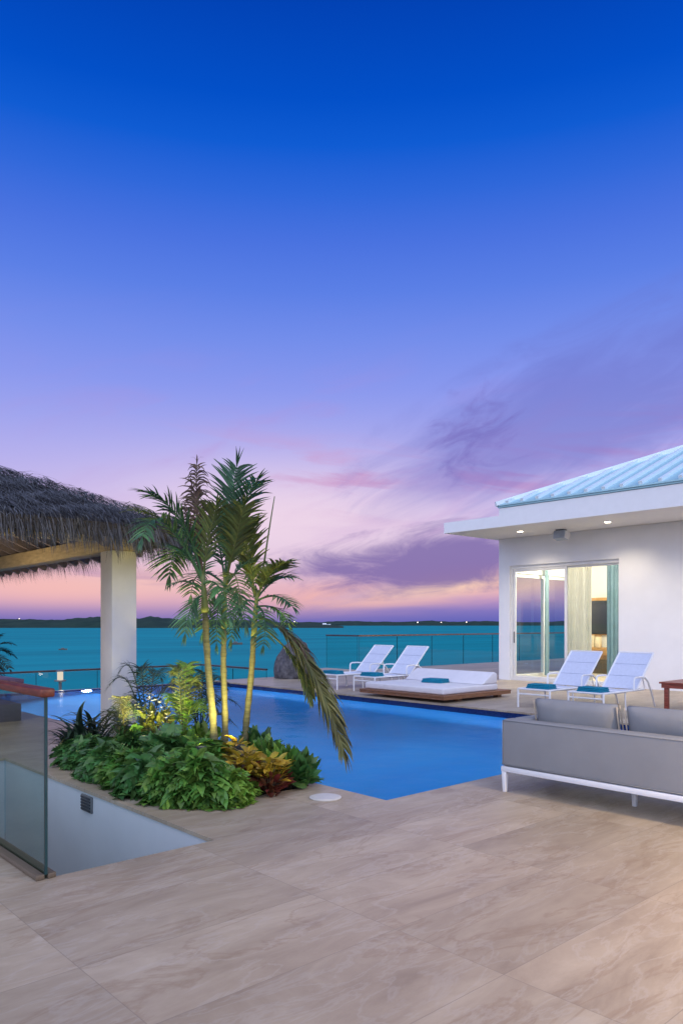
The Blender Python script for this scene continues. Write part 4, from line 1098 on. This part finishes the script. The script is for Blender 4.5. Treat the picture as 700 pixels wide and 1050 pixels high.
MB().tube(bez(sp, 14), [.013 - .008 * i / 14 for i in range(15)], 8).build('spear_leaf', 'shaft', tC, smooth=True)

# ================================================================== shrubs and bed plants
def lobed(mb, p, d, nrm, L, W, droop, r, lobes=4):
    """a deeply lobed leaf: short blades set along a midrib"""
    p = Vector(p); d = Vector(d).normalized(); sd_ = d.cross(Vector(nrm))
    if sd_.length < 1e-3: sd_ = d.cross(Vector((.2, .7, .4)))
    sd_.normalize(); u = sd_.cross(d)
    mb.blade(p, d, u, L, W * .42, droop, 4, (.3, 1., .9, .5, .05), .15)
    for i in range(lobes):
        f = .12 + .68 * i / lobes; q = p + d * (L * f) - UP * droop * L * f * f * .5
        for sg in (-1, 1):
            dd = d * (.55 + .5 * f) + sd_ * sg * 1.0 - UP * droop * .5 * f
            mb.blade(q, dd, u, W * (.62 - .22 * abs(f - .35)), L * .24, droop * .6, 2, (.7, 1., .1), .1)

def shrub(label, x, y, rad, h, n, mat, leaf=(.16, .12), kind='lobed', cat='shrub', name='leafy_shrub', seed=1, group=None, squash=1., extra=None, z0=-.03, up=.55, droop=.9):
    r = random.Random(seed); t = thing(name, label, cat, (x, y, z0), group=group)
    mb = MB(); stems = MB()
    for i in range(n):
        th = r.uniform(0, 2 * math.pi); q = r.random() ** .5; ph = r.uniform(0, 1)
        el = math.asin(ph ** .8) if ph < 1 else 1.5
        rr_ = rad * (.45 + .55 * q) * (1 + .18 * math.sin(th * 3 + seed) + .1 * math.sin(th * 7 + seed * 2))
        out = Vector((math.cos(th) * math.cos(el), math.sin(th) * math.cos(el) * squash, 0))
        hh = h * (.12 + .88 * math.sin(el) * (.55 + .45 * q)) * (1 + .12 * math.sin(th * 4 + seed * 3))
        p = Vector((x, y, 0)) + out * rr_ + Vector((0, 0, hh * .9))
        d = Vector((out.x, out.y, 0)) * 1.0 + UP * (up * math.sin(el) + r.uniform(-.35, .35)) + Vector((r.gauss(0, .35), r.gauss(0, .35), 0))
        if d.length < .05: d = UP.copy()
        nr = UP * .8 + out * .5 + Vector((r.gauss(0, .3), r.gauss(0, .3), 0))
        L = leaf[0] * r.uniform(.7, 1.25); W = leaf[1] * r.uniform(.75, 1.2)
        p = p - d.normalized() * L * .5; p.z = max(p.z, .015)
        if kind == 'lobed': lobed(mb, p, d, nr, L, W, droop * r.uniform(.6, 1.4), r)
        elif kind == 'lance': mb.blade(p, d, nr, L, W, droop * r.uniform(.4, 1.3), 4, (.35, .9, 1., .7, .05), .2)
        else: mb.blade(p, d, nr, L, W, droop * r.uniform(.3, 1.2), 3, (.45, 1., .9, .08), .12)
        if i % 6 == 0:
            b_ = Vector((x + r.gauss(0, rad * .15), y + r.gauss(0, rad * .15), z0)); stems.tube([b_, b_.lerp(p, .5) + UP * .04, p], [.008, .006, .003], 5)
    # keep leaves above the paving
    for q in mb.v:
        if q.z < .006: q.z = .006 + .004 * r.random()
    f = mb.build('leaves', mat, t)
    stems.build('stems', 'bark', t)
    if extra: extra(t, r)
    return t

g1 = 'lobed green shrubs along the front of the planter'
fs = [  # px of the base, radius, height, n, material, label
    (82, 788, .27, .34, 210, 'fern_dark', 'dark lobed shrub at the left end of the planter front'),
    (106, 799, .28, .36, 230, 'fern_dark', 'dark lobed shrub in front of the white column'),
    (128, 806, .28, .33, 220, 'fern', 'lobed green shrub between the column and the palm trunks'),
    (152, 815, .29, .40, 240, 'fern_dark', 'tall dark lobed shrub left of the palm trunks'),
    (180, 822, .27, .40, 240, 'fern', 'broad lobed green shrub spilling onto the coping below the palms'),
    (206, 828, .26, .42, 250, 'fern', 'lobed green shrub right below the left palm trunk'),
    (232, 826, .22, .30, 200, 'fern_light', 'bright green lobed shrub at the front corner beside the croton')]
for i, (px, py, rad, h, n, mt, lab) in enumerate(fs):
    s = U(px, py, FPX * CAM_H / (py - HY)); p = s + Vector((.10, .12, 0))
    k_ = (.16, .23, .18, .25, .20, .23, .16)[i]; shrub(lab, p.x, p.y, rad, h, int(n * .23 / k_), mt, (k_, k_ * .88), 'lobed', seed=20 + i, group=g1, droop=(1.0, 1.5, 1.1, 1.6, 1.3, 1.7, 1.0)[i])
# second row, taller, behind the first
for i, (px, py, rad, h, n, mt, lab) in enumerate([(130, 786, .3, .42, 200, 'fern_dark', 'dark lobed shrub behind the planter front in line with the column'), (170, 792, .28, .46, 200, 'fern_dark', 'dark lobed shrub behind the planter front near the palms'), (205, 800, .26, .46, 210, 'fern', 'lobed green shrub at the foot of the left palm')]):
    p = U(px, py, FPX * CAM_H / (py - HY))
    shrub(lab, p.x, p.y, rad, h, n, mt, (.23, .20), 'lobed', seed=60 + i, group=g1)
# right-hand hedge of upright leaves
g2 = 'upright green plants by the pool edge'
for i, (px, py, h, mt, lab) in enumerate([(274, 797, .40, 'fern', 'upright green plant directly behind the croton'), (286, 806, .36, 'fern_light', 'bright upright green plant right of the croton'), (298, 806, .34, 'fern', 'upright green plant second from the pool corner'), (308, 807, .31, 'fern_dark', 'upright green plant nearest the pool corner')]):
    p = U(px, py, FPX * CAM_H / (py - HY))
    shrub(lab, p.x, p.y, .17, h, 150, mt, (.17, .07), 'broad', seed=80 + i, group=g2, up=1.7, droop=.4)
p = U(262, 786, 7.85)
shrub('dark green plant between the right palm and the pool', p.x, p.y, .25, .40, 180, 'fern_dark', (.18, .07), 'broad', seed=91, up=1.3, droop=.5)
p = U(205, 780, 8.2)
shrub('yellow green bush lit from below behind the palm trunks', p.x, p.y, .3, .42, 230, 'fern_light', (.13, .06), 'broad', seed=92, up=.9, droop=.6)
# croton: gold crown over dark red lower leaves
def croton(px, py, rad, h, n, lab, seed):
    p = U(px, py, FPX * CAM_H / (py - HY)); r = random.Random(seed)
    t = thing('croton', lab, 'shrub', (p.x, p.y, -.03), group='crotons below the right palm')
    gold, red, stem = MB(), MB(), MB()
    for i in range(n):
        th = r.uniform(0, 6.283); rr_ = rad * r.random() ** .5; hh = h * r.uniform(.1, 1) * (1 - .35 * (rr_ / rad) ** 2)
        q = Vector((p.x + math.cos(th) * rr_, p.y + math.sin(th) * rr_, hh))
        d = Vector((math.cos(th), math.sin(th), r.uniform(.1, 1.3)))
        m_ = gold if hh > h * r.uniform(.25, .7) else red
        m_.blade(q - d.normalized() * .05, d, UP + Vector((r.gauss(0, .4), r.gauss(0, .4), 0)), r.uniform(.09, .15), r.uniform(.035, .055), r.uniform(.2, .8), 4, (.3, .8, 1., .8, .05), .2)
        if i % 8 == 0: stem.tube([(p.x, p.y, -.03), q.lerp(Vector((p.x, p.y, 0)), .4), q], [.008, .006, .003], 5)
    gold.build('gold_leaves', 'croton_gold', t); red.build('red_leaves', 'croton_red', t); stem.build('stems', 'bark', t)
croton(252, 812, .20, .40, 260, 'gold and red croton bush below the right palm trunk', 3)
croton(276, 814, .17, .36, 220, 'smaller gold and red croton bush next to the upright green plants', 6)
croton(242, 800, .15, .44, 150, 'taller gold croton bush just behind the middle palm trunk', 9)
# pale-flowered variegated shrub
def flowers(t, r):
    mb = MB(); o_ = Vector(t.location)
    for i in range(46):
        th = r.uniform(0, 6.283); q = Vector((o_.x + math.cos(th) * r.uniform(.05, .38), o_.y + math.sin(th) * r.uniform(.05, .38), r.uniform(.42, .74)))
        for k in range(5):
            a = k * 1.256 + r.random(); mb.blade(q, (math.cos(a), math.sin(a), .5), UP, .032, .022, .3, 2, (.5, 1., .2), .1)
    mb.build('blossoms', 'petal', t)
p = U(160, 778, 8.2)
shrub('variegated yellow green shrub with small pale flowers right of the column', p.x, p.y, .42, .66, 420, 'varieg', (.10, .04), 'broad', seed=101, extra=flowers, up=.8, droop=.6)
p = U(182, 780, 7.7)
shrub('low yellow green shrub glowing in the planter uplight', p.x, p.y, .32, .42, 260, 'fern_light', (.11, .05), 'broad', seed=102, up=.8, droop=.6)
# left bush with arching strap leaves
def strap(label, px, py, h, n, mat, seed, Lr=(.35, .6), W=.045, lean=1.0):
    p = U(px, py, FPX * CAM_H / (py - HY)); r = random.Random(seed); t = thing('strap_plant', label, 'plant', (p.x, p.y, -.03)); mb = MB()
    for i in range(n):
        th = r.uniform(0, 6.283); d = Vector((math.cos(th) * lean, math.sin(th) * lean, r.uniform(.5, 1.6)))
        mb.blade(Vector((p.x + r.gauss(0, .05), p.y + r.gauss(0, .05), h * r.uniform(.0, .55))), d, UP, r.uniform(*Lr), W * r.uniform(.7, 1.2), r.uniform(.7, 1.8), 6, (.5, .9, 1., .9, .6, .3, .04), .25)
    mb.build('leaves', mat, t)
    MB().tube([(p.x, p.y, -.03), (p.x, p.y, h * .6)], [.03, .02], 8).build('stem', 'bark', t)
strap('dark arching strap leaf plant at the left end of the planter', 82, 776, .55, 60, 'palm_dark', 5)
strap('low dark strap leaf plant at the far left corner of the planter', 74, 778, .35, 46, 'palm_dark', 6, (.25, .42))
strap('strap leaf plant close against the white column', 97, 772, .6, 50, 'palm_dark', 7)
# areca palms behind
def areca(label, px, py, Z, tips, mat, seed, ll=.2, w=.012):
    b_ = U(px, py, Z); b_.z = -.03; t = thing('areca_palm', label, 'palm', b_); rr = random.Random(seed)
    MB().tube([b_, b_ + Vector((.02, 0, .25))], [.04, .03], 8).build('stem', 'shaft', t)
    for i, (x, y) in enumerate(tips):
        dz = rr.uniform(-.35, .35); tip = U(x, y, Z + dz); mid = b_.lerp(tip, .55); mid.z = max(mid.z, tip.z) + .12 + .22 * rr.random()
        a = b_ + Vector((0, 0, .2)); frond(t, mat if not isinstance(mat, list) else mat[i % len(mat)], [a, a.lerp(mid, .6) + UP * .1, mid, tip], ll=ll, n=26, w=w, droop=.7, seed=seed * 17 + i, fwd=.7, r0=.007)
areca('feathery dark palm rising behind the flowering shrub', 150, 770, 8.6, [(112, 703), (122, 690), (142, 688), (118, 742), (128, 722), (165, 694), (182, 712), (196, 700), (172, 735), (108, 760)], 'palm_dark', 3)
areca('feathery dark palm between the left palm trunk and the pool', 205, 775, 8.7, [(176, 705), (190, 692), (212, 696), (232, 704), (243, 722), (240, 742), (184, 735), (222, 725)], 'palm_dark', 4)
areca('young fan palm with yellow green fronds caught by the uplight', 188, 775, 8.0, [(178, 694), (194, 692), (205, 708), (208, 730), (184, 728), (172, 716)], ['palm_olive', 'fern_light'], 5, ll=.16, w=.02)
areca('small bronze palm beside the white column', 128, 785, 7.9, [(104, 745), (112, 735), (122, 728), (140, 735), (118, 765)], ['palm_brown', 'palm_dark'], 6, ll=.14)
# dark palm crown beyond the pavilion at the left edge
b_ = U(-12, 690, 22.); b_.z = -.9
t = thing('garden_palm', 'dark palm crown past the low railing at the left edge', 'palm', b_)
MB().tube([b_, U(-12, 668, 22.)], [.1, .07], 8).build('trunk', 'trunk', t)
for i, (x, y) in enumerate([(12, 660), (14, 672), (10, 686), (-2, 652), (-30, 655), (-38, 672), (-20, 648), (8, 668), (2, 692), (-30, 690)]):
    a = U(-12, 668, 22.); tip = U(x, y, 22 + .6 * math.sin(i * 2.)); frond(t, 'palm_dark', [a, a.lerp(tip, .5) + UP * .2, tip], ll=.35, n=20, w=.04, seed=400 + i, start=.1)

# planter uplights, assumed unseen among the shrubs to light palms and bushes
for (x, y, zt, lab, pw, aim) in ((3.70, 6.02, .36, 'assumed spike uplight hidden among shrubs below the left palm', 29, (.22, .2, 1)), (4.02, 5.86, .36, 'assumed spike uplight hidden among shrubs by the croton', 85, (.15, .2, 1)), (3.62, 6.98, .36, 'assumed spike uplight hidden behind the flowering shrub', 72, (.3, .35, 1))):
    t = thing('assumed_uplight', lab, 'garden light', (x, y, -.03))
    MB().tube([(x, y, -.03), (x, y, zt - .1)], .012).build('spike', 'dark_metal', t, smooth='auto')
    MB().lathe((x, y, zt), [(.001, -.1), (.03, -.1), (.05, -.06), (.05, .0), (.044, .0), (.044, -.05)], 14, cap=False).build('housing', 'dark_metal', t, smooth='auto')
    MB().lathe((x, y, zt - .055), [(.04, 0), (.04, .004)], 14).build('lens', 'lampw', t)
    lamp('assumed_uplight_beam', 'SPOT', (x, y, zt + .03), pw, (1., .84, .24), size=.045, aim=aim, cone=150, blend=.8)

# pool lights: seen in the far wall, the unseen rest assumed to light the water
POOL_W = 800
pl_lab = ['glowing underwater pool light in the far pool wall', 'assumed underwater pool light low in the near pool wall by the corner', 'assumed underwater pool light in the near pool wall towards the sofa', 'assumed underwater pool light in the planter side of the pool', 'assumed underwater pool light in the planter side further along', 'assumed underwater pool light in the planter side below the pavilion']
pls = [((7.62, PY1 - .012, -.30), (0, -1, -.15)), ((5.9, PY0 + .012, -.6), (0, 1, -1.1)), ((9.0, PY0 + .012, -.6), (0, 1, -1.1)), ((PX0 + .012, 7.0, -.6), (1, 0, -1.1)), ((PX0 + .012, 10.5, -.6), (1, 0, -1.1)), ((PX0 + .012, 14.5, -.6), (1, 0, -1.1))]
for lab, (loc, nm) in zip(pl_lab, pls):
    t = thing('pool_light', lab, 'pool light', loc, group='underwater pool lights')
    q = Vector(nm); q.z = 0; q.normalize(); M4 = Matrix.Translation(loc) @ q.to_track_quat('Z', 'Y').to_matrix().to_4x4()
    xform(MB().lathe((0, 0, 0), [(.10, -.01), (.10, .006), (.085, .012)], 24), M4).build('ring', 'alu', t)
    xform(MB().lathe((0, 0, .0125), [(.08, 0), (.075, .006)], 24), M4).build('lens', 'lampcool', t)
    lamp('pool_beam', 'SPOT', Vector(loc) + q * .06, POOL_W, (.62, .84, 1.), size=.12, aim=nm, cone=150, blend=.9)

# ================================================================== far things on the water
def boat(px, py, lab, L, mat, mast=False):
    Z = 9.5 * FPX / (py - HY); p = U(px, py, Z); p.z = -8
    o = thing('boat', lab, 'boat', p, rotz=rnd.uniform(-.3, .3) - YAW + 0)
    mb = MB(); n = 10
    for i in range(n + 1):
        u = i / n; w = L * .16 * math.sin(math.pi * min(1, .25 + u * .75)) ** .8
        x = (u - .5) * L
        for yy_, zz in ((-w, L * .12 + L * .05 * u), (-w * .6, -.1), (w * .6, -.1), (w, L * .12 + L * .05 * u)): mb.v.append(Vector((x, yy_, zz)))
    for i in range(n):
        for j in range(3): q = i * 4 + j; mb.f.append((q, q + 4, q + 5, q + 1))
        mb.f.append((i * 4 + 3, i * 4 + 7, i * 4 + 4, i * 4))
    mb.f += [(0, 1, 2, 3), (n * 4 + 3, n * 4 + 2, n * 4 + 1, n * 4)]
    mb.build('hull', mat, o, local=True)
    bx(-L * .2, L * .12, -L * .09, L * .09, L * .1, L * .24).build('cabin', mat, o, bevel=L * .02, local=True)
boat(65, 666.5, 'small dark boat on the sea left of the white column', 3.2, 'boat')
boat(242, 661, 'small dark boat on the sea behind the palm trunks', 6.0, 'boat')
boat(333, 641.9, 'tiny white boat far out under the low land', 60., 'boatw')
labs = ['faint light on the far shore at the left horizon', 'faint light on the far shore right of the palms', 'first faint light on the low land above the glass railing', 'second faint light on the low land above the glass railing', 'third faint light on the low land near the villa corner']
for lab, (px, py, Z, rr_) in zip(labs, ((20, 634.8, 2250, 2.2), (302, 637.2, 4900, 4.), (428, 638.2, 4900, 4.), (452, 638.4, 4900, 4.5), (478, 638, 4900, 4.))):
    p = U(px, py, Z); o = thing('shore_lamp', lab, 'light', (p.x, p.y, p.z - 8), group='lights on the far shore')
    MB().tube([(p.x, p.y, p.z - 10), (p.x, p.y, p.z)], .4, 6).build('mast', 'dark_metal', o)
    MB().lathe((p.x, p.y, p.z), [(.1, -rr_), (rr_ * .8, -rr_ * .5), (rr_, 0), (rr_ * .8, rr_ * .5), (.1, rr_)], 10).build('lamp_globe', 'shorelight', o)

# ================================================================== render settings
S.view_settings.view_transform = 'Standard'; S.view_settings.look = 'None'; S.view_settings.exposure = 0; S.view_settings.gamma = 1; S.view_settings.use_curve_mapping = False
S.render.engine = 'CYCLES'
S.cycles.use_denoising = True
try: S.cycles.denoiser = 'OPENIMAGEDENOISE'
except Exception: pass
S.cycles.max_bounces = 8; S.cycles.transparent_max_bounces = 24; S.cycles.sample_clamp_indirect = 6; S.cycles.caustics_reflective = False; S.cycles.caustics_refractive = False
